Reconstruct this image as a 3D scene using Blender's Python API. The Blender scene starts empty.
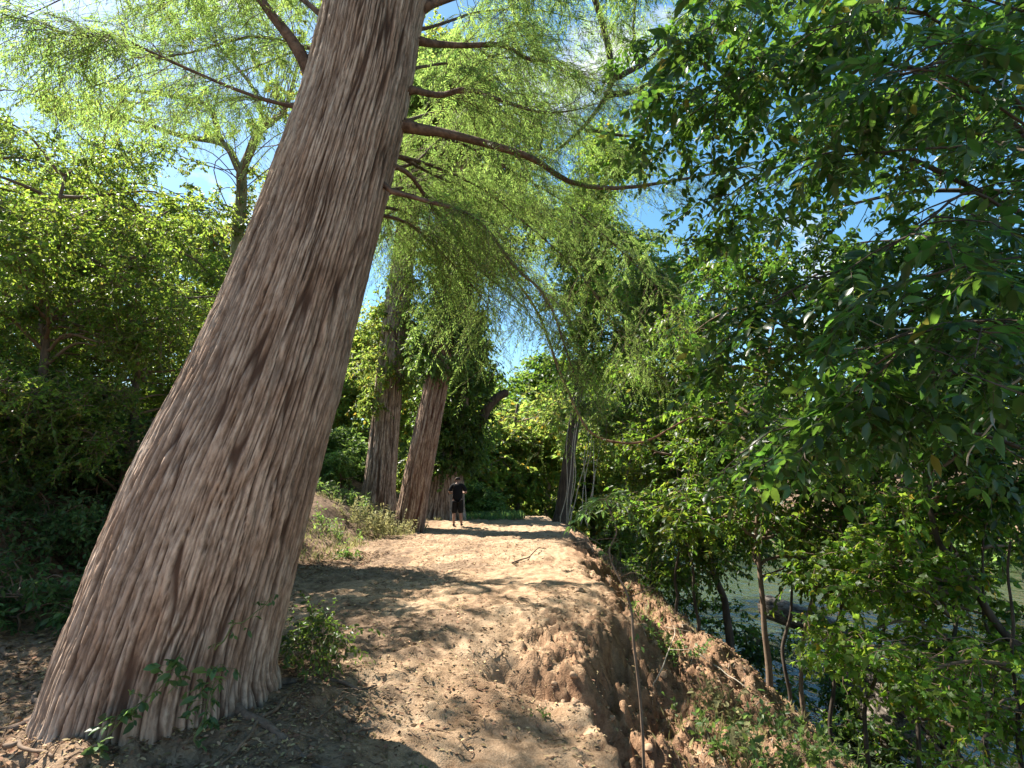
import bpy, math, random
import numpy as np
R = math.radians
sc = bpy.context.scene
col = sc.collection
PI = math.pi

# ------------------------------------------------------------------ camera
F = 569.0
PITCH = R(9.6)
CAM = np.array([0.0, 0.0, 1.6])
def ray(px, py):
    a = (px - 512) / F; b = (384 - py) / F
    return np.array([a, math.cos(PITCH) - b * math.sin(PITCH), math.sin(PITCH) + b * math.cos(PITCH)])
def at(px, py, Y):
    d = ray(px, py)
    return CAM + d * (Y / d[1])
cd = bpy.data.cameras.new('camera'); cam = bpy.data.objects.new('camera', cd); col.objects.link(cam)
cd.sensor_width = 36; cd.lens = F * 36 / 1024; cd.clip_end = 3000; cd.clip_start = 0.05
cam.location = CAM; cam.rotation_euler = (PI / 2 + PITCH, 0, 0)
sc.camera = cam

# ------------------------------------------------------------------ noise
def _h(ix, iy, iz, seed):
    h = (ix.astype(np.uint32) * np.uint32(374761393) + iy.astype(np.uint32) * np.uint32(668265263)
         + iz.astype(np.uint32) * np.uint32(2147483647 - 58) + np.uint32(seed * 974711 & 0xffffffff))
    h = (h ^ (h >> np.uint32(13))) * np.uint32(1274126177)
    h = (h ^ (h >> np.uint32(16))) * np.uint32(2246822519)
    return ((h ^ (h >> np.uint32(15))) & np.uint32(0xffffff)).astype(np.float32) / float(0xffffff)
def vn(x, y, z=None, seed=0):
    x = np.asarray(x, np.float64); y = np.asarray(y, np.float64)
    z = np.zeros_like(x) if z is None else np.asarray(z, np.float64)
    fx, fy, fz = np.floor(x), np.floor(y), np.floor(z)
    ix, iy, iz = fx.astype(np.int64), fy.astype(np.int64), fz.astype(np.int64)
    tx, ty, tz = x - fx, y - fy, z - fz
    tx = tx * tx * tx * (tx * (tx * 6 - 15) + 10); ty = ty * ty * ty * (ty * (ty * 6 - 15) + 10); tz = tz * tz * tz * (tz * (tz * 6 - 15) + 10)
    def c(a, b, d): return _h(ix + a, iy + b, iz + d, seed)
    x00 = c(0, 0, 0) * (1 - tx) + c(1, 0, 0) * tx; x10 = c(0, 1, 0) * (1 - tx) + c(1, 1, 0) * tx
    x01 = c(0, 0, 1) * (1 - tx) + c(1, 0, 1) * tx; x11 = c(0, 1, 1) * (1 - tx) + c(1, 1, 1) * tx
    a = x00 * (1 - ty) + x10 * ty; b = x01 * (1 - ty) + x11 * ty
    return a * (1 - tz) + b * tz
def fbm(x, y, z=None, o=4, seed=0, g=0.5):
    s = 0; a = 1; t = 0; f = 1.0
    for i in range(o):
        s = s + a * vn(np.asarray(x) * f, np.asarray(y) * f, None if z is None else np.asarray(z) * f, seed + i * 7); t += a; a *= g; f *= 2.03
    return s / t
def ss(a, b, x):
    t = np.clip((np.asarray(x, float) - a) / (b - a), 0, 1); return t * t * (3 - 2 * t)

# ------------------------------------------------------------------ mesh helpers
def make_mesh(name, V, faces, mats, smooth=True, attrs=None, fmats=None):
    """faces: list of int arrays (n,k)."""
    me = bpy.data.meshes.new(name)
    V = np.ascontiguousarray(V, np.float32)
    faces = [np.asarray(f, np.int32) for f in faces if len(f)]
    me.vertices.add(len(V)); me.vertices.foreach_set('co', V.ravel())
    nl = sum(f.size for f in faces); nf = sum(len(f) for f in faces)
    me.loops.add(nl); me.polygons.add(nf)
    me.loops.foreach_set('vertex_index', np.concatenate([f.ravel() for f in faces]))
    tot = np.concatenate([np.full(len(f), f.shape[1], np.int32) for f in faces])
    st = np.concatenate([[0], np.cumsum(tot)[:-1]]).astype(np.int32)
    me.polygons.foreach_set('loop_start', st)
    if smooth: me.polygons.foreach_set('use_smooth', np.ones(nf, bool))
    for m in (mats if isinstance(mats, (list, tuple)) else [mats]): me.materials.append(m)
    if fmats is not None: me.polygons.foreach_set('material_index', np.asarray(fmats, np.int32))
    for k, v in (attrs or {}).items():
        v = np.asarray(v, np.float32)
        at_ = me.attributes.new(k, 'FLOAT_VECTOR' if v.ndim == 2 else 'FLOAT', 'POINT')
        at_.data.foreach_set('vector' if v.ndim == 2 else 'value', v.ravel())
    me.update(calc_edges=True)
    return me
class G:
    """geometry collector"""
    def __init__(s): s.V = []; s.T = []; s.Q = []; s.n = 0
    def add(s, V, T=None, Q=None):
        V = np.asarray(V, float).reshape(-1, 3)
        if T is not None and len(T): s.T.append(np.asarray(T).reshape(-1, 3) + s.n)
        if Q is not None and len(Q): s.Q.append(np.asarray(Q).reshape(-1, 4) + s.n)
        s.V.append(V); s.n += len(V); return s
    def mesh(s, name, mat, smooth=True, off=(0, 0, 0)):
        V = np.concatenate(s.V) - np.asarray(off, float)
        f = []
        if s.T: f.append(np.concatenate(s.T))
        if s.Q: f.append(np.concatenate(s.Q))
        return make_mesh(name, V, f, mat, smooth)
def link(name, me, parent=None, loc=None):
    o = bpy.data.objects.new(name, me); col.objects.link(o)
    if parent is not None: o.parent = parent
    if loc is not None: o.location = loc
    return o
def tag(o, label, cat, group=None):
    o['label'] = label; o['category'] = cat
    if group: o['group'] = group
    return o
def thing(name, label, cat, loc=(0, 0, 0), group=None):
    o = bpy.data.objects.new(name, None); col.objects.link(o); o.location = loc; o.empty_display_size = 0.1
    return tag(o, label, cat, group)
def dup(root, label, loc, rz, s=1.0, group=None):
    r = root.copy(); col.objects.link(r); r.location = loc; r.rotation_euler = (0, 0, rz); r.scale = (s, s, s)
    r['label'] = label
    if group: r['group'] = group
    for ch in root.children:
        c = ch.copy(); col.objects.link(c); c.parent = r
        for g in ch.children:
            d = g.copy(); col.objects.link(d); d.parent = c
    return r
def nz(v): return v / np.maximum(np.linalg.norm(v, axis=-1, keepdims=True), 1e-9)

def tubes(g, P, Rr, sides=6, cap=True):
    """P (M,K,3) R (M,K)"""
    P = np.asarray(P, float); Rr = np.asarray(Rr, float)
    if P.ndim == 2: P = P[None]; Rr = Rr[None]
    M, K, _ = P.shape
    T = np.gradient(P, axis=1); T = nz(T)
    main = nz(P[:, -1] - P[:, 0])
    ref = np.where(np.abs(main[:, 2:3]) > 0.8, np.array([[0.0, 1.0, 0.0]]), np.array([[0.0, 0.0, 1.0]]))[:, None, :]
    A = nz(np.cross(T, ref)); B = np.cross(T, A)
    th = np.arange(sides) * 2 * PI / sides
    V = P[:, :, None] + Rr[:, :, None, None] * (np.cos(th)[None, None, :, None] * A[:, :, None] + np.sin(th)[None, None, :, None] * B[:, :, None])
    idx = np.arange(M * K * sides).reshape(M, K, sides)
    a = idx[:, :-1]; b = idx[:, 1:]
    Q = np.stack([a, b, np.roll(b, -1, 2), np.roll(a, -1, 2)], -1).reshape(-1, 4)
    V = V.reshape(-1, 3); Tt = None
    if cap:
        e = P[:, -1] + T[:, -1] * Rr[:, -1:] * 0.6; s0 = P[:, 0]
        n0 = len(V); V = np.concatenate([V, e, s0])
        l = idx[:, -1]; f = idx[:, 0]
        tip = (n0 + np.arange(M))[:, None].repeat(sides, 1); bot = (n0 + M + np.arange(M))[:, None].repeat(sides, 1)
        Tt = np.concatenate([np.stack([l, tip, np.roll(l, -1, 1)], -1).reshape(-1, 3), np.stack([f, np.roll(f, -1, 1), bot], -1).reshape(-1, 3)])
    g.add(V, Tt, Q)
def spline(pts, n):
    """Catmull-Rom through pts -> n points"""
    p = np.asarray(pts, float)
    p = np.concatenate([[2 * p[0] - p[1]], p, [2 * p[-1] - p[-2]]])
    m = len(p) - 3
    t = np.linspace(0, m, n); i = np.minimum(t.astype(int), m - 1); u = (t - i)[:, None]
    a, b, c, d = p[i], p[i + 1], p[i + 2], p[i + 3]
    return 0.5 * (2 * b + (c - a) * u + (2 * a - 5 * b + 4 * c - d) * u ** 2 + (3 * b - a - 3 * c + d) * u ** 3)
def wob(rng, P, amp):
    n = len(P); w = rng.normal(size=(max(3, n // 3), 3)) * amp
    W = spline(w, n); W[0] = 0
    return P + W
def tube1(g, pts, r0, r1, n=12, sides=7, rng=None, amp=0.0, power=1.0):
    P = spline(pts, n)
    if rng is not None and amp: P = wob(rng, P, amp)
    t = np.linspace(0, 1, n)
    tubes(g, P, r0 + (r1 - r0) * t ** power, sides)
    return P

LEAF = {  # template verts (along, side, normal), tris, quads
 'ovate': (np.array([(0, 0, 0), (.35, 0, -.03), (.7, 0, -.05), (1, 0, -.12), (.28, .23, .05), (.68, .2, .03), (.28, -.23, .05), (.68, -.2, .03)]),
           [(0, 1, 4), (0, 6, 1), (2, 3, 5), (2, 7, 3)], [(1, 2, 5, 4), (1, 6, 7, 2)]),
 'lobed': (np.array([(0, 0, 0), (.4, 0, -.03), (.75, 0, -.05), (1, 0, -.15), (.25, .2, .04), (.42, .42, -.05), (.6, .22, .03), (.25, -.2, .04), (.42, -.42, -.05), (.6, -.22, .03)]),
           [(0, 1, 4), (0, 7, 1), (4, 1, 5), (5, 1, 6), (7, 8, 1), (8, 9, 1), (2, 3, 6), (2, 9, 3), (1, 2, 6), (1, 9, 2)], []),
 'dia': (np.array([(0, 0, 0), (.45, .27, .05), (.45, -.27, .05), (1, 0, -.08)]), [(0, 2, 3), (0, 3, 1)], []),
 'needle': (np.array([(0, 0, 0), (.5, .09, .0), (.5, -.09, .0), (1, 0, -.05)]), [(0, 2, 3), (0, 3, 1)], []),
 'ellip': (np.array([(0, 0, 0), (.35, 0, -.03), (.7, 0, -.06), (1, 0, -.16), (.3, .22, .04), (.66, .20, .01), (.3, -.22, .04), (.66, -.20, .01)]),
           [(0, 1, 4), (0, 6, 1), (2, 3, 5), (2, 7, 3)], [(1, 2, 5, 4), (1, 6, 7, 2)]),
 'lance': (np.array([(0, 0, 0), (.35, 0, -.02), (.7, 0, -.06), (1, 0, -.16), (.3, .15, .03), (.66, .12, .0), (.3, -.15, .03), (.66, -.12, .0)]),
           [(0, 1, 4), (0, 6, 1), (2, 3, 5), (2, 7, 3)], [(1, 2, 5, 4), (1, 6, 7, 2)]),
}
def leaves(g, pos, ax, up, L, kind='ovate'):
    tv, tt, tq = LEAF[kind]
    ax = nz(ax); sd = nz(np.cross(up, ax)); nr = np.cross(ax, sd)
    L = np.broadcast_to(L, (len(pos),))[:, None, None]
    V = pos[:, None] + L * (tv[None, :, 0:1] * ax[:, None] + tv[None, :, 1:2] * sd[:, None] + tv[None, :, 2:3] * nr[:, None])
    n = len(tv); off = (np.arange(len(pos)) * n)[:, None, None]
    T = (np.array(tt)[None] + off).reshape(-1, 3) if tt else None
    Q = (np.array(tq)[None] + off).reshape(-1, 4) if tq else None
    g.add(V.reshape(-1, 3), T, Q)
def along(P, t):
    """P (M,K,3), t (M,N) in 0..1 -> points (M,N,3), tangents"""
    M, K, _ = P.shape
    x = t * (K - 1); i = np.minimum(x.astype(int), K - 2); u = (x - i)[..., None]
    m = np.arange(M)[:, None]
    a, b = P[m, i], P[m, i + 1]
    return a + (b - a) * u, nz(b - a)
def twigs(rng, S, D, L, K=5, droop=0.3, jit=0.06):
    D = nz(D); t = np.linspace(0, 1, K)[None, :, None]; L = np.asarray(L)[:, None, None]
    P = S[:, None] + D[:, None] * L * t + np.array([0, 0, -1.0]) * droop * L * t ** 2
    n = rng.normal(size=P.shape) * jit * L * t
    return P + n
def leaf_twigs(rng, g, P, n, size, kind, spread=0.9, droop=0.25, t0=0.15, upj=0.6, szj=0.3):
    M = len(P)
    t = t0 + (1 - t0) * (np.arange(n)[None] + rng.random((M, n))) / n
    pos, tan = along(P, np.clip(t, 0, .999))
    rnd = rng.normal(size=(M, n, 3)); rnd[..., 2] *= .6
    ax = tan * 0.55 + rnd * spread * .55 + np.array([0, 0, -droop])
    up = np.array([0, 0, 1.0]) + rng.normal(size=(M, n, 3)) * upj
    L = size * (1 + szj * rng.normal(size=M * n)).clip(.45, 1.7)
    leaves(g, pos.reshape(-1, 3), ax.reshape(-1, 3), up.reshape(-1, 3), L, kind)
def pinnate(rng, g, gs, pos, ax, up, L, pairs=5, leaf=.32, kind='lance', droop=.35):
    """compound leaves: rachis tubes into gs, leaflets into g"""
    ax = nz(ax)
    P = twigs(rng, pos, ax, L, 5, droop, .02)
    if gs is not None: tubes(gs, P, np.linspace(.0022, .001, 5)[None].repeat(len(P), 0), 3)
    t = np.linspace(.22, .97, pairs)[None].repeat(len(P), 0)
    q, tan = along(P, t)
    sd = nz(np.cross(tan, up[:, None])) 
    for s in (-1, 1):
        a = tan * .5 + s * sd * .9 + rng.normal(size=tan.shape) * .16 + np.array([0, 0, -.15])
        u = up[:, None] + rng.normal(size=tan.shape) * .3
        ll = (L[:, None] * leaf * (1 + .15 * rng.normal(size=t.shape))).clip(.01)
        leaves(g, q.reshape(-1, 3), a.reshape(-1, 3), u.reshape(-1, 3), ll.ravel(), kind)
    leaves(g, P[:, -1], P[:, -1] - P[:, -2], up, L * leaf * 1.1, kind)
def blob_crown(rng, g, gs, C, rad, n_tw, n_lf, size, kind, flat=0.75, droop=.25, K=5, wood=True, tw=.006, spread=.9):
    """one foliage clump: twigs radiate from C, leaves along them"""
    D = nz(rng.normal(size=(n_tw, 3))); D[:, 2] = D[:, 2] * flat + .08
    S = np.asarray(C) + rng.normal(size=(n_tw, 3)) * rad * np.array([.27, .27, .22])
    L = rad * (.45 + .65 * rng.random(n_tw))
    P = twigs(rng, S, D, L, K, droop)
    if wood: tubes(gs, P, np.linspace(tw, tw * .3, K)[None].repeat(n_tw, 0), 3, cap=False)
    leaf_twigs(rng, g, P, n_lf, size, kind, spread)

# ------------------------------------------------------------------ materials
def mat(name):
    m = bpy.data.materials.new(name); m.use_nodes = True
    nt = m.node_tree; nt.nodes.clear()
    o = nt.nodes.new('ShaderNodeOutputMaterial')
    def N(t, **kw):
        n = nt.nodes.new(t)
        for k, v in kw.items():
            if k.startswith('i_'): n.inputs[k[2:].replace('_', ' ')].default_value = v
            else: setattr(n, k, v)
        return n
    def LK(a, b): nt.links.new(a, b)
    return m, nt, o, N, LK
def ramp(N, stops):
    r = N('ShaderNodeValToRGB'); e = r.color_ramp.elements
    while len(e) < len(stops): e.new(.5)
    for i, (p, c) in enumerate(stops): e[i].position = p; e[i].color = (*c, 1)
    return r
def leaf_mat(name, base, trans, tf=.45, rough=.5, var=.35, hue=.03, spec=.3, odd=None, oddp=.03):
    m, nt, o, N, LK = mat(name)
    geo = N('ShaderNodeNewGeometry')
    wn = N('ShaderNodeTexWhiteNoise', noise_dimensions='1D'); LK(geo.outputs['Random Per Island'], wn.inputs['W'])
    mr = N('ShaderNodeMapRange'); LK(geo.outputs['Random Per Island'], mr.inputs[0]); mr.inputs[3].default_value = 1 - var; mr.inputs[4].default_value = 1 + var
    mh = N('ShaderNodeMapRange'); LK(wn.outputs['Value'], mh.inputs[0]); mh.inputs[3].default_value = .5 - hue; mh.inputs[4].default_value = .5 + hue
    tc = N('ShaderNodeTexCoord'); pn = N('ShaderNodeTexNoise'); pn.inputs['Scale'].default_value = 1.6; pn.inputs['Detail'].default_value = 3; LK(tc.outputs['Object'], pn.inputs['Vector'])
    mp_ = N('ShaderNodeMapRange'); LK(pn.outputs[0], mp_.inputs[0]); mp_.inputs[1].default_value = .33; mp_.inputs[2].default_value = .67; mp_.inputs[3].default_value = .62; mp_.inputs[4].default_value = 1.3
    mv = N('ShaderNodeMath', operation='MULTIPLY'); LK(mr.outputs[0], mv.inputs[0]); LK(mp_.outputs[0], mv.inputs[1])
    cols = []
    for c in (base, trans):
        h = N('ShaderNodeHueSaturation'); h.inputs['Color'].default_value = (*c, 1)
        LK(mv.outputs[0], h.inputs['Value']); LK(mh.outputs[0], h.inputs['Hue'])
        src = h.outputs[0]
        if odd:
            lt = N('ShaderNodeMath', operation='LESS_THAN'); LK(wn.outputs['Value'], lt.inputs[0]); lt.inputs[1].default_value = oddp
            mx = N('ShaderNodeMix', data_type='RGBA'); LK(lt.outputs[0], mx.inputs['Factor']); LK(src, mx.inputs['A']); mx.inputs['B'].default_value = (*odd, 1)
            src = mx.outputs['Result']
        cols.append(src)
    p = N('ShaderNodeBsdfPrincipled'); p.inputs['Roughness'].default_value = rough; p.inputs['Specular IOR Level'].default_value = spec
    t = N('ShaderNodeBsdfTranslucent'); mix = N('ShaderNodeMixShader'); mix.inputs[0].default_value = tf
    LK(cols[0], p.inputs['Base Color']); LK(cols[1], t.inputs['Color'])
    LK(p.outputs[0], mix.inputs[1]); LK(t.outputs[0], mix.inputs[2]); LK(mix.outputs[0], o.inputs[0])
    return m
def bark_mat(name, c1, c2, scale=(14, 14, 2.2), bump=.5, rough=.9, attr=None):
    m, nt, o, N, LK = mat(name)
    if attr:
        tc = N('ShaderNodeAttribute', attribute_name=attr); src = tc.outputs['Vector']
    else:
        tc = N('ShaderNodeTexCoord'); src = tc.outputs['Object']
    mp = N('ShaderNodeMapping'); mp.inputs['Scale'].default_value = scale; LK(src, mp.inputs[0])
    n1 = N('ShaderNodeTexNoise'); n1.inputs['Scale'].default_value = 1.0; n1.inputs['Detail'].default_value = 8; n1.inputs['Roughness'].default_value = .65; LK(mp.outputs[0], n1.inputs['Vector'])
    n2 = N('ShaderNodeTexNoise'); n2.inputs['Scale'].default_value = .9; n2.inputs['Detail'].default_value = 4; LK(src, n2.inputs['Vector'])
    r = ramp(N, [(.32, c1), (.62, c2)]); LK(n1.outputs[0], r.inputs[0])
    h = N('ShaderNodeHueSaturation'); mr = N('ShaderNodeMapRange'); LK(n2.outputs[0], mr.inputs[0]); mr.inputs[1].default_value = .3; mr.inputs[2].default_value = .7; mr.inputs[3].default_value = .7; mr.inputs[4].default_value = 1.25
    LK(mr.outputs[0], h.inputs['Value']); LK(r.outputs[0], h.inputs['Color'])
    p = N('ShaderNodeBsdfPrincipled'); p.inputs['Roughness'].default_value = rough; p.inputs['Specular IOR Level'].default_value = .15
    LK(h.outputs[0], p.inputs['Base Color'])
    b = N('ShaderNodeBump'); b.inputs['Strength'].default_value = bump; b.inputs['Distance'].default_value = .02; LK(n1.outputs[0], b.inputs['Height']); LK(b.outputs[0], p.inputs['Normal'])
    LK(p.outputs[0], o.inputs[0])
    return m
def plain(name, c, rough=.8, noise=0.2, scale=8, spec=.3):
    m, nt, o, N, LK = mat(name)
    tc = N('ShaderNodeTexCoord'); n = N('ShaderNodeTexNoise'); n.inputs['Scale'].default_value = scale; n.inputs['Detail'].default_value = 5; LK(tc.outputs['Object'], n.inputs['Vector'])
    r = ramp(N, [(.3, tuple(x * (1 - noise) for x in c)), (.7, tuple(min(1, x * (1 + noise)) for x in c))]); LK(n.outputs[0], r.inputs[0])
    p = N('ShaderNodeBsdfPrincipled'); p.inputs['Roughness'].default_value = rough; p.inputs['Specular IOR Level'].default_value = spec; LK(r.outputs[0], p.inputs['Base Color']); LK(p.outputs[0], o.inputs[0])
    return m

M_cyp = leaf_mat('cypress_needles', (.09, .15, .025), (.31, .46, .10), .6, .6, .35, .02, .2)
M_lft = leaf_mat('thicket_leaf', (.065, .12, .03), (.36, .50, .06), .55, .42, .35, .025, .45, odd=(.30, .26, .05), oddp=.03)
M_lush = leaf_mat('shrub_leaf', (.065, .125, .045), (.22, .38, .09), .42, .45, .35, .02, .4)
M_dark = leaf_mat('pecan_leaf', (.022, .058, .016), (.17, .33, .04), .40, .34, .35, .02, .5, odd=(.22, .22, .04), oddp=.015)
M_box = leaf_mat('maple_leaf', (.07, .14, .025), (.36, .55, .06), .55, .45, .35, .03, .4, odd=(.40, .30, .03), oddp=.02)
M_mid = leaf_mat('riverside_leaf', (.028, .062, .014), (.26, .42, .04), .45, .45, .4, .03, .4, odd=(.25, .24, .04), oddp=.04)
M_yel = leaf_mat('yellow_green_leaf', (.095, .15, .03), (.40, .52, .09), .52, .5, .35, .03, .3, odd=(.40, .30, .04), oddp=.1)
M_ivy = leaf_mat('ivy_leaf', (.06, .105, .028), (.24, .38, .05), .45, .4, .4, .02, .45)
M_weed = leaf_mat('weed_leaf', (.09, .16, .04), (.26, .40, .08), .45, .5, .3, .02, .3)
M_dry = leaf_mat('dry_grass', (.28, .27, .13), (.36, .34, .14), .35, .7, .3, .02, .1)
M_lit = leaf_mat('dead_leaf', (.22, .14, .08), (.2, .12, .06), .15, .8, .5, .03, .1)
M_bark = bark_mat('grey_bark', (.06, .045, .035), (.20, .15, .115))
M_redbark = bark_mat('red_bark', (.10, .05, .032), (.33, .19, .12), (9, 9, 1.3), .7)
M_dbark = bark_mat('dark_bark', (.03, .024, .02), (.11, .085, .065))
M_twig = plain('twig_wood', (.16, .11, .075), .85, .3, 20)
M_lime = bark_mat('mossy_bark', (.07, .065, .03), (.24, .22, .10), (6, 6, 3))
M_stem = plain('green_stem', (.12, .14, .05), .7, .2, 20)
M_pale = plain('pale_dead_wood', (.42, .36, .28), .85, .25, 15)

# ------------------------------------------------------------------ terrain
def clods(x, y, f, seed):
    """angular broken lumps: Voronoi cells, each a tilted facet"""
    u = x * f + (vn(x * f * .7, y * f * .7, seed=seed + 5) - .5) * 1.2; v = y * f + (vn(x * f * .7, y * f * .7, seed=seed + 6) - .5) * 1.2
    iu, iv = np.floor(u).astype(np.int64), np.floor(v).astype(np.int64); best = np.full(u.shape, 9.); out = np.zeros(u.shape)
    for i in (-1, 0, 1):
        for j in (-1, 0, 1):
            cu, cv = iu + i, iv + j; z0 = cu * 0
            du = u - (cu + .1 + .8 * _h(cu, cv, z0, seed)); dv = v - (cv + .1 + .8 * _h(cu, cv, z0 + 1, seed)); dd = du * du + dv * dv
            hh = _h(cu, cv, z0 + 2, seed) - .5 + 1.1 * (du * (_h(cu, cv, z0 + 3, seed) - .5) + dv * (_h(cu, cv, z0 + 4, seed) - .5)) - .35 * dd
            m = dd < best; out = np.where(m, hh, out); best = np.where(m, dd, best)
    return out
def I(y, ys, vs): return np.interp(y, ys, vs)
def edge(y): return I(y, [-20, 0, 3.4, 4.0, 4.8, 5.5, 6.3, 8, 11, 16, 24, 26, 28, 32, 40, 60, 120], [1.4, 1.3, 1.0, .80, .60, .62, .92, 1.15, 1.15, 1.45, 1.9, 1.4, -.2, -4.2, -12.2, -25.2, -60])
def lip(y): return I(y, [-20, 0, 5, 10, 16, 24, 26, 28, 32, 40, 60, 120], [3.1, 3.05, 3.0, 3.0, 2.8, 2.15, 1.6, 0, -4, -12, -25, -60])
def farb(y): return I(y, [-100, 20, 32, 45, 60, 80, 120], [31, 29, 27, 21, 8, -10, -45])
def bank(y): return I(y, [-20, 3, 8, 12, 18, 25, 40, 120], [-5.6, -5.2, -5.0, -4.3, -3.5, -3.1, -18, -70])
WATER = -2.6
def height(x, y, detail=True):
    x = np.asarray(x, float); y = np.asarray(y, float)
    e = edge(y) + (fbm(x * .9, y * 1.3, seed=3) - .5) * .5 + (fbm(x * 3.2, y * 3.2, seed=4) - .5) * .30
    l = lip(y) + (fbm(x * .5, y * .7, seed=5) - .5) * .5
    l = np.maximum(l, e + .05)
    z = (fbm(x * .5, y * .5, seed=1) - .5) * .22
    # lower near platform with a slump face up to the mound behind it
    near = 1 - ss(5.3 + (fbm(x * 1.5, y * 0, seed=8) - .5) * .8, 7.3, y)
    z = z - .27 * near * ss(-1.4, .3, x) + .10 * ss(6.3, 8.5, y) * ss(-1.5, .5, x) * (1 - ss(13, 20, y))
    flat = z.copy()
    # bench below the scarp
    d = np.clip(x - e, 0, None)
    sw = .20 + .8 * ss(.48, .66, fbm(x * .7, y * .5, seed=61)) * ss(6.4, 8, y) + .5 * ss(12, 17, y) + .35 * ss(5.0, 5.9, y) * (1 - ss(7, 8.5, y))
    scarp = (.36 + .30 * ss(5.4, 6.6, y) * (1 - ss(11, 15, y))) * ss(0, 1, d / sw)
    bench = z - scarp * (1 - ss(20, 25, y)) - np.clip((x - e) / (l - e), 0, 1) ** 1.3 * .24
    bench = bench + (fbm(x * 2.2, y * 1.6, seed=12) - .5) * .30 * ss(.1, .6, d)
    z = np.where(x > e, bench, z)
    # terracettes on the bench
    z = z - .14 * ss(.48, .56, fbm(x * .9 + 3, y * .45, seed=21)) * ss(.3, .8, d) * (1 - ss(.9, 1.1, d / np.maximum(l - e, .1)))
    # broken ledges where pieces have slid
    k_ = ss(.05, .5, d) * (1 - ss(.85, 1.1, d / np.maximum(l - e, .1))) * (1 - ss(18, 23, y))
    z = z - .15 * ss(.49, .54, fbm(x * 1.5 + 7, y * .8, seed=22)) * k_ - .09 * ss(.50, .54, fbm(x * 3.0, y * 1.9, seed=23)) * k_ - .05 * ss(.50, .54, fbm(x * 6.0, y * 4.5, seed=24)) * k_ + .12 * k_
    # gully between near platform and bench
    gx = 1.10 + (fbm(y * 1.2, y * 0, seed=9) - .5) * .3 + .36 * (1 - ss(3.2, 5.4, y))
    gw = .24 + .24 * (1 - ss(3.9, 5.8, y)) + .10 * (fbm(x * 0, y * 2, seed=10))
    gd = 1.15 * (1 - ss(4.5, 5.75, y))
    prof = 1 - ss(gw * .35, gw * 1.15, np.abs(x - gx) + (fbm(x * 3, y * 3, seed=14) - .5) * .16)
    z = z - gd * prof * (y > -30)
    # small head gully running in towards the path
    hx = np.abs((y - 5.6) + .35 * (x - .2)) + (fbm(x * 4, y * 4, seed=31) - .5) * .2
    z = z - .30 * (1 - ss(.05, .42, hx)) * ss(-.5, .1, x) * (1 - ss(.8, 1.2, x))
    # river slope
    s = np.clip(x - l, 0, None)
    z = z - np.minimum(s * .95 + .0, 4.2) + (fbm(x * 1.4, y * 1.4, seed=15) - .5) * .35 * ss(0, .8, s)
    # far bank
    f = ss(farb(y) - 3, farb(y) + 3, x)
    zf = .6 + (x - farb(y)).clip(0, 200) * .04
    z = z * (1 - f) + zf * f
    # left bank
    b = np.clip(bank(y) - x, 0, None)
    z = z + np.minimum(1.2 * ss(-.1, 1.5, b) * (1 - .45 * ss(10, 14, y)) + np.clip(b - .9, 0, None) * .42, 4.5 + b * .06) * (1 - ss(26, 40, y) * .6)
    rt = np.hypot(x + 2.25, y - 4.4)
    z = z + .13 * (1 - ss(.72, 1.25, rt + (fbm(x * 2.5, y * 2.5, seed=33) - .5) * .7))
    if detail:
        zs = ss(.0, .35, d) * (1 - ss(.5, 1.4, s))
        rough = .012 + .05 * zs + .03 * ss(0, .8, b)
        z = z + (fbm(x * 3.1, y * 3.1, seed=40, o=3) - .5) * rough * 3.0 + (fbm(x * 13, y * 13, seed=41, o=3) - .5) * (.030 + .010 * zs) + zs * (1 - ss(14, 20, y)) * (clods(x, y, 7, 71) * .085 + clods(x, y, 16, 72) * .035) 
        # crumbly clods on the slump face and the scarp
        cl = np.clip(1 - np.abs(y - 6.3) / 1.4, 0, 1) * ss(-.2, .4, x) * (1 - ss(1.6, 2.4, x))
        z = z + cl * (clods(x, y, 9, 73) * .11 + clods(x, y, 20, 74) * .045 - .07 * ss(.49, .55, fbm(x * 5, y * 5, seed=48)))
        # foot-worn dents
        z = z - .035 * ss(.55, .66, fbm(x * 3.2, y * 2.6, seed=44, o=2)) * (x < e) - .018 * ss(.6, .72, vn(x * 7, y * 4, seed=45)) * (x < e)
    return z
def hz(x, y): return float(height(np.array([x]), np.array([y]))[0])
def gaxis(lo, hi, dense, step, grow=1.12):
    a, b = dense
    mid = list(np.arange(a, b, step)); s = step; v = mid[-1]; up = []
    while v < hi: s *= grow; v += s; up.append(v)
    s = step; v = a; dn = []
    while v > lo: s *= grow; v -= s; dn.append(v)
    return np.array(dn[::-1] + mid + up)
xs = gaxis(-600, 600, (-4.2, 4.6), .028, 1.07)
ya = list(np.arange(3.0, 9.0, .028)); v = 9.0; s = .028
while v < 900: s *= 1.018 if v < 30 else 1.1; v += s; ya.append(v)
v = 3.0; s = .028; yb = []
while v > -300: s *= 1.15; v -= s; yb.append(v)
ys = np.array(yb[::-1] + ya)
X, Y = np.meshgrid(xs, ys)
Z = height(X.ravel(), Y.ravel()).reshape(X.shape)
nx, ny = len(xs), len(ys)
idx = np.arange(nx * ny).reshape(ny, nx)
Q = np.stack([idx[:-1, :-1], idx[:-1, 1:], idx[1:, 1:], idx[1:, :-1]], -1).reshape(-1, 4)
e_ = edge(Y.ravel()); d_ = X.ravel() - e_
gyx = np.gradient(Z, axis=1) / np.gradient(X, axis=1); gyy = np.gradient(Z, axis=0) / np.gradient(Y, axis=0)
slope = np.sqrt(gyx ** 2 + gyy ** 2).ravel()
fx_, fy_ = X.ravel(), Y.ravel()
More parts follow.
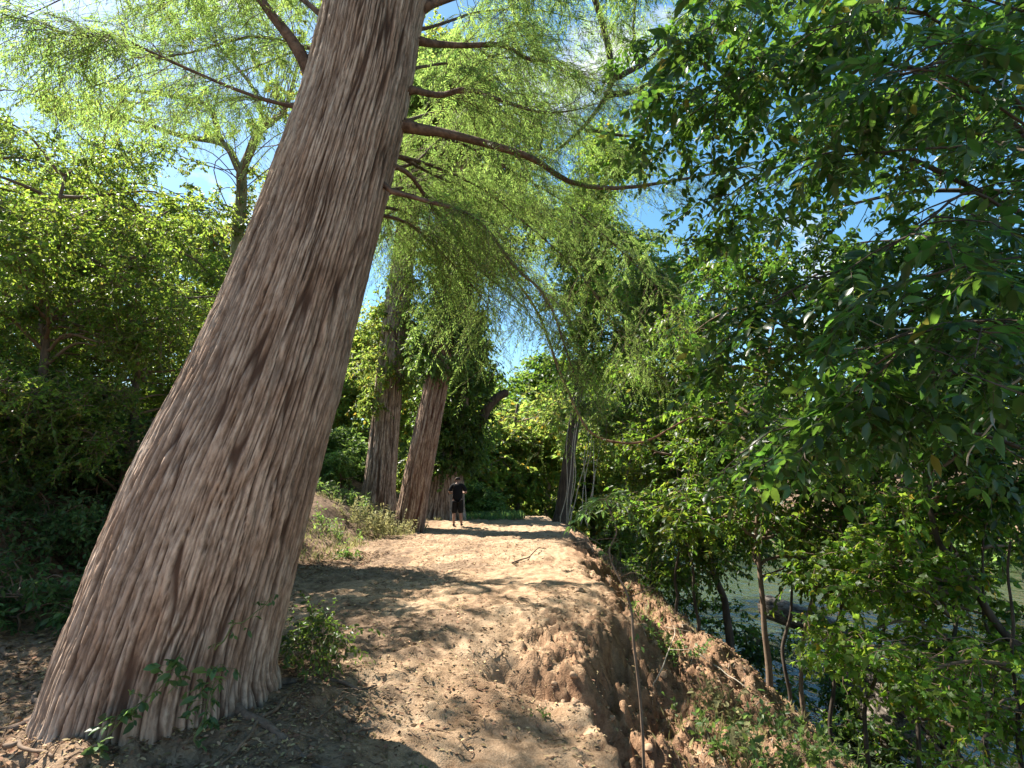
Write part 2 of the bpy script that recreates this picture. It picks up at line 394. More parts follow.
expo = np.maximum(ss(.5, 1.0, slope) * ss(-1.2, -.2, d_), .8 * ss(-.05, .25, d_ + (fbm(fx_ * 2, fy_ * 2, seed=52) - .5) * .5) * ss(.40, .55, fbm(fx_ * 1.6, fy_ * 1.2, seed=53))) * (1 - ss(1.6, 2.6, d_)) * (1 - ss(20, 24, fy_))
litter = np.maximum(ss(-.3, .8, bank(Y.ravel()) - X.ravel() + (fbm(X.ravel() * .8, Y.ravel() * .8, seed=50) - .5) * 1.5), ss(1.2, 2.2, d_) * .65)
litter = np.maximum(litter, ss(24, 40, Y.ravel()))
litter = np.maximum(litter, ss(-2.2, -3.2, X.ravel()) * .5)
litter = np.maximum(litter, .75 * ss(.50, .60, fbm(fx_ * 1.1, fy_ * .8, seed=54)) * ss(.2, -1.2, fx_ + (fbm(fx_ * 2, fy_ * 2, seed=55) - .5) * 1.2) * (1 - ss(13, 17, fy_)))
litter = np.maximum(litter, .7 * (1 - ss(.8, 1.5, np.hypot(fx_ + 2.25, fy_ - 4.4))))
def ground_mat():
    m, nt, o, N, LK = mat('river_soil')
    tc = N('ShaderNodeTexCoord')
    def noise(s, d=6, r=.6):
        n = N('ShaderNodeTexNoise'); n.inputs['Scale'].default_value = s; n.inputs['Detail'].default_value = d; n.inputs['Roughness'].default_value = r; LK(tc.outputs['Object'], n.inputs['Vector']); return n
    n1, n2, n3 = noise(1.1), noise(9), noise(70, 4)
    r1 = ramp(N, [(.3, (.29, .19, .12)), (.5, (.40, .28, .18)), (.7, (.48, .355, .24))]); LK(n1.outputs[0], r1.inputs[0])
    r2 = ramp(N, [(.3, (.50, .44, .38)), (.6, (1.1, 1.1, 1.1))]); LK(n2.outputs[0], r2.inputs[0])
    mu = N('ShaderNodeMix', data_type='RGBA', blend_type='MULTIPLY'); mu.inputs['Factor'].default_value = .8; LK(r1.outputs[0], mu.inputs['A']); LK(r2.outputs[0], mu.inputs['B'])
    ex = N('ShaderNodeAttribute', attribute_name='exposed'); li = N('ShaderNodeAttribute', attribute_name='litter')
    re = ramp(N, [(.3, (.15, .085, .052)), (.7, (.37, .225, .135))]); LK(n2.outputs[0], re.inputs[0])
    m1 = N('ShaderNodeMix', data_type='RGBA'); LK(ex.outputs['Fac'], m1.inputs['Factor']); LK(mu.outputs['Result'], m1.inputs['A']); LK(re.outputs[0], m1.inputs['B'])
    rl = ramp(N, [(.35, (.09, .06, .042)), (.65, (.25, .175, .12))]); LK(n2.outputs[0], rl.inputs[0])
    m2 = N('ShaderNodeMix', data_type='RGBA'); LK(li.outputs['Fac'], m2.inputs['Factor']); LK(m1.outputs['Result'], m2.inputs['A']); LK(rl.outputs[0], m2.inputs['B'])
    r3 = ramp(N, [(.35, (.7, .68, .65)), (.6, (1.05, 1.05, 1.05))]); LK(n3.outputs[0], r3.inputs[0])
    m3 = N('ShaderNodeMix', data_type='RGBA', blend_type='MULTIPLY'); m3.inputs['Factor'].default_value = .8; LK(m2.outputs['Result'], m3.inputs['A']); LK(r3.outputs[0], m3.inputs['B'])
    p = N('ShaderNodeBsdfPrincipled'); p.inputs['Roughness'].default_value = .95; p.inputs['Specular IOR Level'].default_value = .1
    LK(m3.outputs['Result'], p.inputs['Base Color'])
    ad = N('ShaderNodeMath', operation='MULTIPLY_ADD'); LK(n2.outputs[0], ad.inputs[0]); ad.inputs[1].default_value = 2.0; LK(n3.outputs[0], ad.inputs[2])
    b = N('ShaderNodeBump'); b.inputs['Strength'].default_value = .75; b.inputs['Distance'].default_value = .02; LK(ad.outputs[0], b.inputs['Height']); LK(b.outputs[0], p.inputs['Normal'])
    LK(p.outputs[0], o.inputs[0]); return m
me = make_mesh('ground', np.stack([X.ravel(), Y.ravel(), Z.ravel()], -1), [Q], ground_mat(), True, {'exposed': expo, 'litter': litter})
g_ = link('ground', me); g_['kind'] = 'structure'
def water_mat():
    m, nt, o, N, LK = mat('river_water')
    tc = N('ShaderNodeTexCoord'); mp = N('ShaderNodeMapping'); mp.inputs['Scale'].default_value = (1, .6, 1); LK(tc.outputs['Object'], mp.inputs[0])
    n = N('ShaderNodeTexNoise'); n.inputs['Scale'].default_value = 2.2; n.inputs['Detail'].default_value = 4; LK(mp.outputs[0], n.inputs['Vector'])
    p = N('ShaderNodeBsdfPrincipled'); p.inputs['Base Color'].default_value = (.035, .05, .028, 1); p.inputs['Roughness'].default_value = .06; p.inputs['IOR'].default_value = 1.33
    b = N('ShaderNodeBump'); b.inputs['Strength'].default_value = 1.0; b.inputs['Distance'].default_value = .15; LK(n.outputs[0], b.inputs['Height']); LK(b.outputs[0], p.inputs['Normal'])
    LK(p.outputs[0], o.inputs[0]); return m
w_ = link('river_water', make_mesh('river_water', [(-20, -300, WATER), (300, -300, WATER), (300, 900, WATER), (-300, 900, WATER), (-300, 30, WATER), (-20, 30, WATER)], [[(0, 1, 2, 3, 4, 5)]], water_mat(), False))
w_['kind'] = 'structure'

# ------------------------------------------------------------------ trunks with real bark relief
def bark_trunk(name, pts, rads, sides, rows, m, parent, amp=.02, fq=14., fv=1.3, flare=0., lobes=5, seed=1, twist=.25, squash=None, nspl=None):
    """pts/rads control polyline (local coords); rows = number of rings"""
    rng = np.random.default_rng(seed)
    P = spline(pts, rows); rr = np.interp(np.linspace(0, len(pts) - 1, rows), np.arange(len(pts)), rads)
    rr = spline(np.stack([rads, rads, rads], -1), rows)[:, 0]
    T = nz(np.gradient(P, axis=0)); ln = np.concatenate([[0], np.cumsum(np.linalg.norm(np.diff(P, axis=0), axis=1))])
    A = nz(np.cross(T, np.array([0., 1., 0.]))); A = np.where(np.isnan(A), 0, A); B = np.cross(T, A)
    th = np.arange(sides) * 2 * PI / sides
    TH, LN = np.meshgrid(th, ln); RR = rr[:, None] + 0 * TH
    W = (fbm(np.cos(TH) * 1.5, np.sin(TH) * 1.5, LN * .6, 3, seed) - .5)
    tw = TH + twist * LN * .12 + W * .05 * np.minimum(1, .5 / RR)
    r0 = np.mean(rads)
    W2 = (fbm(np.cos(TH) * r0 * 9, np.sin(TH) * r0 * 9, LN * 3.2, 2, seed + 20) - .5)
    tw = tw + W2 * .018 / np.maximum(r0, .1)
    cx, cy = np.cos(tw) * r0, np.sin(tw) * r0
    def plates(ncell, vlen, sd, jit=.85):
        """elongated bark plates: anisotropic Voronoi, periodic round the trunk"""
        U = tw / (2 * PI) * ncell + (fbm(cx * 5, cy * 5, LN * 2.2, 2, sd + 30) - .5) * .34; Vv = LN / vlen + (vn(cx * 12, cy * 12, LN * .7, sd + 31) - .5) * .6
        iu, iv = np.floor(U).astype(np.int64), np.floor(Vv).astype(np.int64)
        f1 = np.full(U.shape, 9.); f2 = f1.copy(); idn = np.zeros(U.shape)
        for du in (-1, 0, 1):
            for dv in (-2, -1, 0, 1):
                cu, cv = iu + du, iv + dv; cm = np.mod(cu, ncell)
                px_ = cu + .5 + jit * (_h(cm, cv, cm * 0, sd) - .5); py_ = cv + .5 + jit * (_h(cm, cv, cm * 0 + 1, sd) - .5) + .5 * (cm % 2)
                dd = np.sqrt((U - px_) ** 2 + ((Vv - py_) * .75) ** 2); nw = dd < f1
                f2 = np.where(nw, f1, np.minimum(f2, dd)); idn = np.where(nw, _h(cm, cv, cm * 0 + 2, sd), idn); f1 = np.where(nw, dd, f1)
        return f2 - f1, idn
    per = 2 * PI * r0
    e1, id1 = plates(max(8, int(per * fq * 1.35)), 2.3 / fv, seed + 1)
    e2, id2 = plates(max(12, int(per * fq * 2.9)), 1.15 / fv, seed + 2)
    n3 = fbm(cx * fq * 4, cy * fq * 4, LN * fv * 5, 2, seed + 3)
    wv = .04 + .20 * vn(cx * 3, cy * 3, LN * 1.1, seed + 8)
    fur = np.maximum(1 - ss(wv * .15, wv * 1.0, e1), (1 - ss(.03, .24, e2)) * (.30 + .6 * vn(cx * 6, cy * 6, LN * 2, seed + 12)))
    dsp = amp * (-1.5 * fur + 1.1 * (n3 - .5) + .6 * (id1 - .5) + .4 * (id2 - .5))
    tint = .6 * id1 + .4 * id2
    fl = 0
    if flare:
        lb = .5 + .5 * np.cos(lobes * TH + 2.0 * vn(np.cos(TH) * 1.2, np.sin(TH) * 1.2, LN * .3, seed + 9) * 3)
        fl = flare * np.exp(-np.clip(LN - .25, 0, None) / (1.2 * r0 + .12)) * (.35 + .65 * lb)
    rad = RR * (1 + fl) + dsp
    V = P[:, None] + rad[..., None] * (np.cos(TH)[..., None] * A[:, None] + np.sin(TH)[..., None] * B[:, None])
    idx = np.arange(rows * sides).reshape(rows, sides); a = idx[:-1]; b = idx[1:]
    Qf = np.stack([a, b, np.roll(b, -1, 1), np.roll(a, -1, 1)], -1).reshape(-1, 4)[:, ::-1]
    V = V.reshape(-1, 3); V = np.concatenate([V, P[-1:]]); l = idx[-1]
    Tf = np.stack([l, np.roll(l, -1), np.full(sides, len(V) - 1)], -1)
    bk = np.stack([cx, cy, LN], -1).reshape(-1, 3); bk = np.concatenate([bk, bk[-1:]])
    fu = np.append(fur.ravel(), 0); tn = np.append(tint.ravel(), .5)
    me = make_mesh(name, V, [Tf, Qf], m, True, {'bark': bk, 'furrow': fu, 'plate': tn})
    return link(name, me, parent), P, rr
def cypress_bark(name, ridge_a, ridge_b, fur_c, bump=.6):
    m, nt, o, N, LK = mat(name)
    at_ = N('ShaderNodeAttribute', attribute_name='bark'); fu = N('ShaderNodeAttribute', attribute_name='furrow')
    mp = N('ShaderNodeMapping'); mp.inputs['Scale'].default_value = (42, 42, 9.0); LK(at_.outputs['Vector'], mp.inputs[0])
    n1 = N('ShaderNodeTexNoise'); n1.inputs['Scale'].default_value = 1; n1.inputs['Detail'].default_value = 6; n1.inputs['Roughness'].default_value = .65; LK(mp.outputs[0], n1.inputs['Vector'])
    n2 = N('ShaderNodeTexNoise'); n2.inputs['Scale'].default_value = 1.7; n2.inputs['Detail'].default_value = 5; LK(at_.outputs['Vector'], n2.inputs['Vector'])
    mp3 = N('ShaderNodeMapping'); mp3.inputs['Scale'].default_value = (14, 14, 2.6); LK(at_.outputs['Vector'], mp3.inputs[0])
    n3 = N('ShaderNodeTexNoise'); n3.inputs['Scale'].default_value = 1; n3.inputs['Detail'].default_value = 5; LK(mp3.outputs[0], n3.inputs['Vector'])
    r = ramp(N, [(.36, ridge_a), (.62, ridge_b)]); LK(n3.outputs[0], r.inputs[0])
    r1 = ramp(N, [(.36, (.5, .46, .43)), (.58, (1.15, 1.15, 1.15))]); LK(n1.outputs[0], r1.inputs[0])
    mu = N('ShaderNodeMix', data_type='RGBA', blend_type='MULTIPLY'); mu.inputs['Factor'].default_value = .85; LK(r.outputs[0], mu.inputs['A']); LK(r1.outputs[0], mu.inputs['B'])
    mf = N('ShaderNodeMix', data_type='RGBA'); LK(fu.outputs['Fac'], mf.inputs['Factor']); LK(mu.outputs['Result'], mf.inputs['A']); mf.inputs['B'].default_value = (*fur_c, 1)
    h = N('ShaderNodeHueSaturation'); mr = N('ShaderNodeMapRange'); LK(n2.outputs[0], mr.inputs[0]); mr.inputs[1].default_value = .3; mr.inputs[2].default_value = .7; mr.inputs[3].default_value = .82; mr.inputs[4].default_value = 1.14
    pl = N('ShaderNodeAttribute', attribute_name='plate'); mpl = N('ShaderNodeMapRange'); LK(pl.outputs['Fac'], mpl.inputs[0]); mpl.inputs[3].default_value = .88; mpl.inputs[4].default_value = 1.12
    mm = N('ShaderNodeMath', operation='MULTIPLY'); LK(mr.outputs[0], mm.inputs[0]); LK(mpl.outputs[0], mm.inputs[1])
    LK(mm.outputs[0], h.inputs['Value']); LK(mf.outputs['Result'], h.inputs['Color'])
    p = N('ShaderNodeBsdfPrincipled'); p.inputs['Roughness'].default_value = .92; p.inputs['Specular IOR Level'].default_value = .12
    LK(h.outputs[0], p.inputs['Base Color'])
    b = N('ShaderNodeBump'); b.inputs['Strength'].default_value = bump; b.inputs['Distance'].default_value = .02; LK(n1.outputs[0], b.inputs['Height']); LK(b.outputs[0], p.inputs['Normal'])
    LK(p.outputs[0], o.inputs[0]); return m
M_cbark = cypress_bark('cypress_bark', (.34, .235, .17), (.48, .375, .295), (.085, .052, .037))
M_rbark = cypress_bark('red_cypress_bark', (.26, .165, .115), (.40, .29, .215), (.08, .035, .024))

def cyp_spray(rng, g, gs, path, r0, n, bl=(.35, .9), droop=.55, lf=.05, dens=85, t0=.12, r1=.004, sides=6, K=6, np_=22, clump=0):
    """a cypress branch: tube + drooping feathery branchlets with leaflets in two rows"""
    P = spline(path, np_); P = wob(rng, P, .03)
    tubes(gs, P, np.linspace(r0, r1, np_) * (1 + .5 * np.exp(-np.arange(np_) * 1.1)), sides)
    t = np.sort(t0 + (1 - t0) * rng.random(n))
    if clump: t = np.sort((.2 + .78 * (rng.integers(0, clump, n) + .5) / clump + rng.normal(size=n) * .025).clip(.02, .999))
    S, T = along(P[None], t[None]); S, T = S[0], T[0]
    sd = nz(np.cross(T, np.array([0, 0, 1.0]))) * np.where(np.arange(n) % 2, 1, -1)[:, None]
    D = T * .8 + sd * (.5 + .5 * rng.random((n, 1))) + rng.normal(size=(n, 3)) * .25 + np.array([0, 0, -.1])
    L = bl[0] + (bl[1] - bl[0]) * rng.random(n)
    B = twigs(rng, S, D, L, K, droop, .05)
    tubes(gs, B, np.linspace(.0035, .0012, K)[None].repeat(n, 0), 3, cap=False)
    # second-order fronds
    q = 8
    tt = .12 + .86 * (np.arange(q)[None] + rng.random((n, q))) / q
    s2, t2 = along(B, tt.clip(0, .999)); s2 = s2.reshape(-1, 3); t2 = t2.reshape(-1, 3)
    sd2 = nz(np.cross(t2, np.array([0, 0, 1.0]) + rng.normal(size=t2.shape) * .4)) * np.where(rng.random(len(t2)) < .5, 1, -1)[:, None]
    f = twigs(rng, s2, t2 * .7 + sd2 * .9, (.13 + .20 * rng.random(len(s2))), 4, .6, .03)
    tubes(gs, f, np.linspace(.0016, .0008, 4)[None].repeat(len(f), 0), 3, cap=False)
    m = 20
    tl = (np.arange(m)[None] + .5 * rng.random((len(f), m))) / m
    pp, ta = along(f, tl.clip(0, .999))
    upv = np.array([0, 0, 1.0]) + rng.normal(size=(len(f), 1, 3)) * .6
    sg = np.where(np.arange(m) % 2, 1, -1)[None, :, None]
    ax = ta * .95 + sg * nz(np.cross(ta, upv)) * .8 + rng.normal(size=ta.shape) * .1
    leaves(g, pp.reshape(-1, 3), ax.reshape(-1, 3), (upv + 0 * ta).reshape(-1, 3), lf * (.7 + .6 * rng.random(ax.size // 3)), 'needle')
    return P
# ------------------------------------------------------------------ the great leaning cypress
M_limb = bark_mat('limb_bark', (.06, .04, .03), (.21, .14, .105), (16, 16, 16), .9)
M_cbark2 = bark_mat('root_bark', (.07, .048, .036), (.20, .145, .11), (14, 14, 14), 1.0)
def big_cypress():
    rng = np.random.default_rng(11)
    rows = [(162, 775, 238), (163, 745, 228), (167, 700, 216), (178, 640, 200), (222, 500, 180), (266, 384, 153), (295, 300, 134), (327, 200, 118), (356, 100, 106), (378, 0, 97)]
    pts, rad = [], []
    for i, (cx, cy, w) in enumerate(rows):
        p = at(cx, cy, 4.35); d = np.dot(p - CAM, np.array([0, math.cos(PITCH), math.sin(PITCH)]))
        a, b = rows[max(0, i - 1)], rows[min(len(rows) - 1, i + 1)]
        lean = math.atan2(b[0] - a[0], a[1] - b[1])
        pts.append(p); rad.append(w * math.cos(lean) / F * d / 2)
    top = pts[-1]
    for dz, dx, r in [(1.5, .30, .37), (3.5, .55, .31), (6, .8, .24), (9, .9, .15), (12, .9, .04)]:
        pts.append(top + np.array([dx, .1 * dz * .3, dz])); rad.append(r)
    pts = np.array(pts); base = np.array([pts[1][0], 4.35, hz(pts[1][0], 4.35)])
    t = thing('cypress_tree', 'huge leaning cypress with thick furrowed brown bark rising at the left of the path', 'tree', base)
    # dense rings on the visible part
    P = pts - base
    o, PP, rr = bark_trunk('trunk', P, rad, 560, 1150, M_cbark, t, amp=.015, fq=14., fv=1.35, flare=.0, seed=5, twist=-.1)
    # surface roots
    g = G()
    for k, (ang, ln) in enumerate([(-1.9, .7), (-.45, 1.0), (-2.6, .9), (2.9, .9), (.4, .8), (1.5, .6)]):
        a = np.array([math.cos(ang), math.sin(ang)])
        q = []
        for s in np.linspace(.45, .55 + ln, 6):
            xy = base[:2] + a * s * 1.1 + rng.normal(size=2) * .03
            q.append([xy[0], xy[1], hz(*xy) + .035 * (1 - s / 2) - .01])
        q[0][2] += .05
        tube1(g, np.array(q) - base, .04, .006, 24, 9, rng, .02)
    link('root', g.mesh('root', M_cbark2), t)
    gs, gl = G(), G()
    A = lambda *q: np.array([at(*k) for k in q])
    limbs = [
        (A((392, 122, 4.35), (455, 136, 4.6), (525, 160, 5.0), (570, 181, 5.4), (640, 186, 5.8), (700, 180, 6.2), (770, 160, 6.8), (835, 128, 7.4)), .042, 34, .25, .5),
        (A((380, 182, 4.3), (470, 222, 4.3), (540, 300, 4.4), (585, 380, 4.6)), .02, 30, .2, .45),
        (A((405, 90, 4.35), (470, 95, 4.7), (540, 112, 5.2), (600, 105, 6.0)), .03, 44, .35, .85),
        (A((315, 88, 4.35), (288, 42, 4.2), (255, 0, 4.1), (215, -60, 4.0), (150, -140, 4.0)), .06, 22, .3, .7),
        (A((312, 118, 4.3), (180, 62, 3.7), (100, 40, 3.4), (10, 15, 3.2)), .014, 40, .2, .5),
        (A((415, 40, 4.4), (500, 45, 5.0), (550, 60, 5.6), (590, 90, 6.4)), .03, 50, .35, .9),
        (A((420, 10, 4.4), (520, -30, 5.0), (600, -60, 6.0)), .035, 34, .4, .9),
        (A((385, 160, 4.35), (430, 205, 4.9), (480, 270, 5.6), (540, 330, 6.4)), .024, 40, .35, .8),
        (A((380, 200, 4.4), (410, 190, 5.4), (450, 220, 6.6), (500, 260, 7.8)), .025, 60, .4, .9),
        (A((370, 215, 4.3), (400, 220, 4.6), (440, 250, 5.2), (490, 310, 5.8)), .02, 46, .3, .7),
        (A((330, 50, 4.4), (250, 35, 5.0), (140, 70, 5.8), (60, 130, 6.4)), .02, 42, .3, .7),
        (A((335, 20, 4.3), (230, -30, 4.8), (110, -20, 5.4), (0, 30, 6)), .025, 50, .3, .8),
        (A((300, 105, 4.5), (235, 100, 5.6), (180, 120, 6.6)), .014, 26, .25, .6),
    ]
    hi = PP[np.argmin(np.abs(PP[:, 2] - 8.2))] + base
    dark = [(np.concatenate([[hi], A((500, -130, 5.6), (565, -60, 6.8), (596, 8, 7.4), (612, 76, 7.5), (594, 116, 7.5), (560, 150, 7.6), (520, 172, 7.8))]), .085, 22, .3, .6),
            (A((612, 76, 7.5), (650, 60, 7.7), (672, 25, 7.8), (700, -30, 8)), .05, 10, .3, .6),
            (A((604, 96, 7.5), (650, 84, 7.6), (700, 58, 7.8), (745, 0, 8)), .045, 12, .3, .6),
            (A((640, 66, 7.7), (632, 40, 7.8), (640, 0, 7.8), (650, -40, 7.8)), .03, 6, .3, .5),
            (A((585, 130, 7.5), (630, 135, 7.6), (690, 120, 7.9)), .025, 8, .3, .5)]
    limbs += [(A((384, 170, 4.5), (440, 140, 6.2), (520, 90, 7.8), (600, 60, 9)), .017, 50, .4, .8),
              (A((380, 190, 4.5), (430, 180, 6.4), (480, 170, 8.0), (560, 190, 9.4)), .017, 50, .4, .8),
              (A((376, 205, 4.5), (420, 225, 6.4), (470, 240, 8.0), (530, 280, 9.2)), .015, 50, .4, .8)]
    limbs += [(A((390, 150, 4.5), (450, 175, 5.6), (520, 215, 6.8), (590, 290, 8.0), (640, 370, 8.8)), .017, 56, .4, .8),
              (A((398, 130, 4.5), (480, 150, 6.0), (570, 210, 7.6), (650, 280, 9.0), (690, 340, 9.6)), .017, 56, .4, .8)]
    limbs += [(A((400, 70, 4.6), (470, 60, 6.5), (560, 70, 8.5), (650, 100, 10.5)), .017, 60, .4, .9), (A((395, 120, 4.6), (470, 110, 6.5), (560, 130, 8.5), (660, 170, 10.5)), .017, 60, .4, .9),
              (A((390, 150, 4.6), (460, 190, 6.5), (560, 220, 8.5), (660, 240, 10.5)), .017, 60, .4, .9), (A((410, 30, 4.6), (490, 10, 6.5), (580, 20, 8.5), (680, 40, 10)), .017, 60, .4, .9), (A((330, 40, 4.6), (260, 60, 6.5), (180, 90, 8), (80, 110, 9)), .015, 50, .3, .8), (A((340, 0, 4.6), (260, -10, 6.5), (160, 20, 8), (40, 60, 9)), .015, 56, .3, .8)]
    for path, r0, n, b0, b1 in limbs:
        cyp_spray(rng, gl, gs, path - base, r0, int(n * 1.2), (b0 * 1.1, b1 * 1.55), lf=.042, droop=.45)
    gd = G()
    for path, r0, n, b0, b1 in dark: cyp_spray(rng, gl, gd, path - base, r0, n, (b0, b1), lf=.046, droop=.6, r1=.012)
    link('upper_limbs', gd.mesh('upper_limbs', M_dbark), t)
    # limbs above the frame: they shade the path and hang into the top of the picture
    for k in range(22):
        h = 5.9 + k * .42; ang = k * 2.4 + .3
        i = np.argmin(np.abs(PP[:, 2] - h)); s = PP[i]
        ln = 3.6 - .1 * k + rng.random()
        d = np.array([math.cos(ang), math.sin(ang), .25])
        path = np.array([s, s + d * ln * .4 + [0, 0, .1], s + d * ln * .75, s + d * ln + [0, 0, -.35]])
        cyp_spray(rng, gl, gs, path, .05 - .0012 * k, 42, (.3, .65), lf=.06, clump=4)
    link('branches', gs.mesh('branches', M_limb), t)
    link('foliage', gl.mesh('foliage', M_cyp, False), t)
    return t, PP + base, rr
big_cypress()

# ------------------------------------------------------------------ generic broadleaf tree
def broadleaf(name, label, cat, base, trunk, r0, r1, blobs, bark, leafm, ntw, nlf, size, kind, group=None, sides=10, tw=.006, seed=0, droop=.25, limbs=(), flat=.75, spread=.9, limb_r=.028, wood=True):
    """trunk: world points; blobs: [(x,y,z,r)] world; each blob is joined to the trunk by a curved limb"""
    rng = np.random.default_rng(seed)
    base = np.asarray(base, float)
    t = thing(name, label, cat, base, group)
    gs, gl, gw = G(), G(), G()
    tp = np.asarray(trunk, float) - base
    n = 34
    P = wob(rng, spline(tp, n), .02)
    rr = r0 + (r1 - r0) * np.linspace(0, 1, n) ** .8; rr[0] *= 1.35; rr[1] *= 1.15
    tubes(gs, P, rr, sides)
    for lp, a, b in limbs:
        Q = tube1(gs, np.asarray(lp) - base, a, b, 20, 8, rng, .02)
        P = np.concatenate([P, Q])
    for (bx, by, bz, br) in blobs:
        c = np.array([bx, by, bz]) - base
        low = P[P[:, 2] < c[2] + .1]
        low = low if len(low) else P[:1]
        j = np.argmin(np.linalg.norm(low - c, axis=1) + .25 * np.abs(low[:, 2] - c[2]) + rng.random(len(low)) * .4)
        s = low[j]; dd = np.linalg.norm(c - s)
        if dd > .15:
            mid = (s + c) / 2 + np.array([0, 0, .10 * dd]) + rng.normal(size=3) * .08 * dd
            tube1(gw, [s, mid, c], min(limb_r, .012 + dd * .012), .006, 12, 5, rng, .03 * dd)
        f = (br ** 2)
        blob_crown(rng, gl, gw, c, br, max(6, int(ntw * f)), nlf, size, kind, flat, droop, 5, wood, tw, spread)
    link('trunk', gs.mesh('trunk', bark), t)
    if gw.n: link('limbs', gw.mesh('limbs', M_twig), t)
    link('crown', gl.mesh('crown', leafm, False), t)
    return t
def rblobs(rng, c, ext, n, r, low=None):
    """n clumps scattered near the surface of an ellipsoid"""
    out = []
    for k in range(n):
        d = nz(rng.normal(size=3)); q = rng.random() ** .4
        p = np.asarray(c) + d * np.asarray(ext) * q
        out.append((*p, r * (.7 + .6 * rng.random())))
    return out

# ---- thicket on the left bank
THK = [  # px, Y, height, spread, label
    (20, 7.6, 5.4, 1.9, 'bushy small-leaved tree at the left edge of the frame, thick down to the dark bank'),
    (120, 8.6, 5.6, 1.9, 'bushy small-leaved tree right behind the huge leaning trunk, yellow-lit on top'),
    (-90, 9.5, 6.0, 2.2, 'bushy tree mostly outside the left edge of the frame'),
    (60, 11.5, 7.4, 2.3, 'taller bushy tree behind the thicket on the left bank'),
    (200, 11.0, 5.0, 1.8, 'small bushy tree just left of the huge trunk with sky showing through it'),
    (238, 12.0, 5.2, 1.2, 'slim bushy tree hiding the lower stem of the gnarled tree'),
    (90, 14.5, 8.6, 2.6, 'tallest bushy tree at the back of the thicket, reaching towards the upper left'),
    (-60, 13.5, 7.4, 2.4, 'tall bushy tree at the back of the left thicket'),
]
for k, (px, yy, h, sp, lab) in enumerate(THK):
    rng = np.random.default_rng(100 + k)
    p = at(px, 480, yy); x = p[0]; zb = hz(x, yy)
    c = (x, yy, zb + h * .55)
    bl = rblobs(rng, c, (sp, sp * .9, h * .46), 46, .46) + rblobs(rng, (x, yy - .3, zb + h * .2), (sp * 1.05, sp, h * .22), 16, .46)
    bl = [q for q in bl]
    broadleaf('thicket_tree', lab, 'tree', (x, yy, zb), [(x, yy, zb - .1), (x + .1, yy, zb + h * .3), (x - .1, yy + .1, zb + h * .6), (x, yy, zb + h * .85)], .08, .02, bl, M_bark, M_lft, 190, 22, .052, 'dia', 'bushy trees on the left bank', seed=200 + k, tw=.005)

# ---- gnarled tree standing out above the thicket
def gnarled():
    Yg = 13.0; A = lambda *q: np.array([at(a, b, Yg + c) for a, b, c in q])
    tr = A((232, 420, 0), (236, 300, 0), (240, 210, 0), (243, 165, 0))
    z0 = hz(tr[0][0], Yg); base = np.array([tr[0][0], Yg, z0]); tr = np.concatenate([[base - [0, 0, .1]], tr[1:]])
    limbs = [(A((241, 172, 0), (225, 145, 0), (185, 135, .2), (140, 122, .4)), .10, .05),
             (A((222, 142, 0), (205, 105, -.2), (150, 92, -.3), (95, 85, -.3)), .08, .03),
             (A((243, 168, 0), (262, 130, .2), (285, 108, .3), (300, 60, .4)), .11, .04),
             (A((262, 132, 0), (255, 90, .3), (215, 40, .4), (190, -10, .4)), .06, .02),
             (A((140, 122, .4), (100, 112, .4), (60, 95, .4)), .04, .02)]
    rng = np.random.default_rng(31)
    bl = []
    for lp, a, b in limbs:
        S = spline(lp, 6)
        for s in S[2:]: bl.append((*(s + rng.normal(size=3) * .3), .3))
    for yy in (230, 205, 190, 170): bl.append((*(at(240, yy, Yg) + rng.normal(size=3) * .15), .45))
    for k in range(66):
        yy = 8.5 + 5 * rng.random(); bl.append((*at(90 + 260 * rng.random(), -60 + 330 * rng.random() ** 1.2, yy), .12 + .14 * rng.random()))
    return broadleaf('gnarled_tree', 'gnarled forked tree with crooked mossy limbs above the thicket left of the huge trunk', 'tree', base, tr, .17, .12, bl, M_lime, M_yel, 200, 15, .07, 'dia', seed=5, limbs=limbs, tw=.003, limb_r=.014)
gnarled()
# ---- far trees closing the left bank
# ---- three trunks along the path
def trunk_tree(name, label, pxs, Yt, rads, m, seed, flare=.35, top=None, sides=150, rows=260, amp=.03, fq=6., fv=.5, z0=None):
    pts = np.array([at(a, b, Yt + c) for a, b, c in pxs])
    x0 = pts[0][0]; base = np.array([x0, Yt, hz(x0, Yt)])
    pts = np.concatenate([[base + [0, 0, -.3]], pts[1:]])
    t = thing(name, label, 'tree', base)
    o, PP, rr = bark_trunk('trunk', pts - base, rads, sides, rows, m, t, amp, fq, fv, flare, 5, seed)
    return t, PP, base
rg = np.random.default_rng(77)
def crown_for(t, base, blobs, leafm, ntw, nlf, size, kind, seed, PP, limb_r=.06, tw=.008, droop=.3):
    rng = np.random.default_rng(seed); gl, gw = G(), G()
    for (bx, by, bz, br) in blobs:
        c = np.array([bx, by, bz]) - base
        j = np.argmin(np.linalg.norm(PP - c, axis=1) + np.clip(PP[:, 2] - c[2] + .3, 0, 9)); s = PP[j]; dd = np.linalg.norm(c - s)
        tube1(gw, [s, (s + c) / 2 + [0, 0, .08 * dd], c], min(limb_r, .02 + .012 * dd), .01, 12, 5, rng, .03 * dd)
        blob_crown(rng, gl, gw, c, br, max(6, int(ntw * br * br)), nlf, size, kind, .75, droop, 5, True, tw)
    link('limbs', gw.mesh('limbs', M_twig), t); link('crown', gl.mesh('crown', leafm, False), t)
t2, P2, b2 = trunk_tree('cypress_tree', 'grey-brown cypress trunk second along the path, set back on the grassy slope', [(377, 505, 0), (384, 440, 0), (392, 350, 0), (403, 260, 0), (416, 150, 0), (425, 40, 0)], 21.0, [.58, .53, .48, .43, .37, .3], M_cbark, 21, .22)
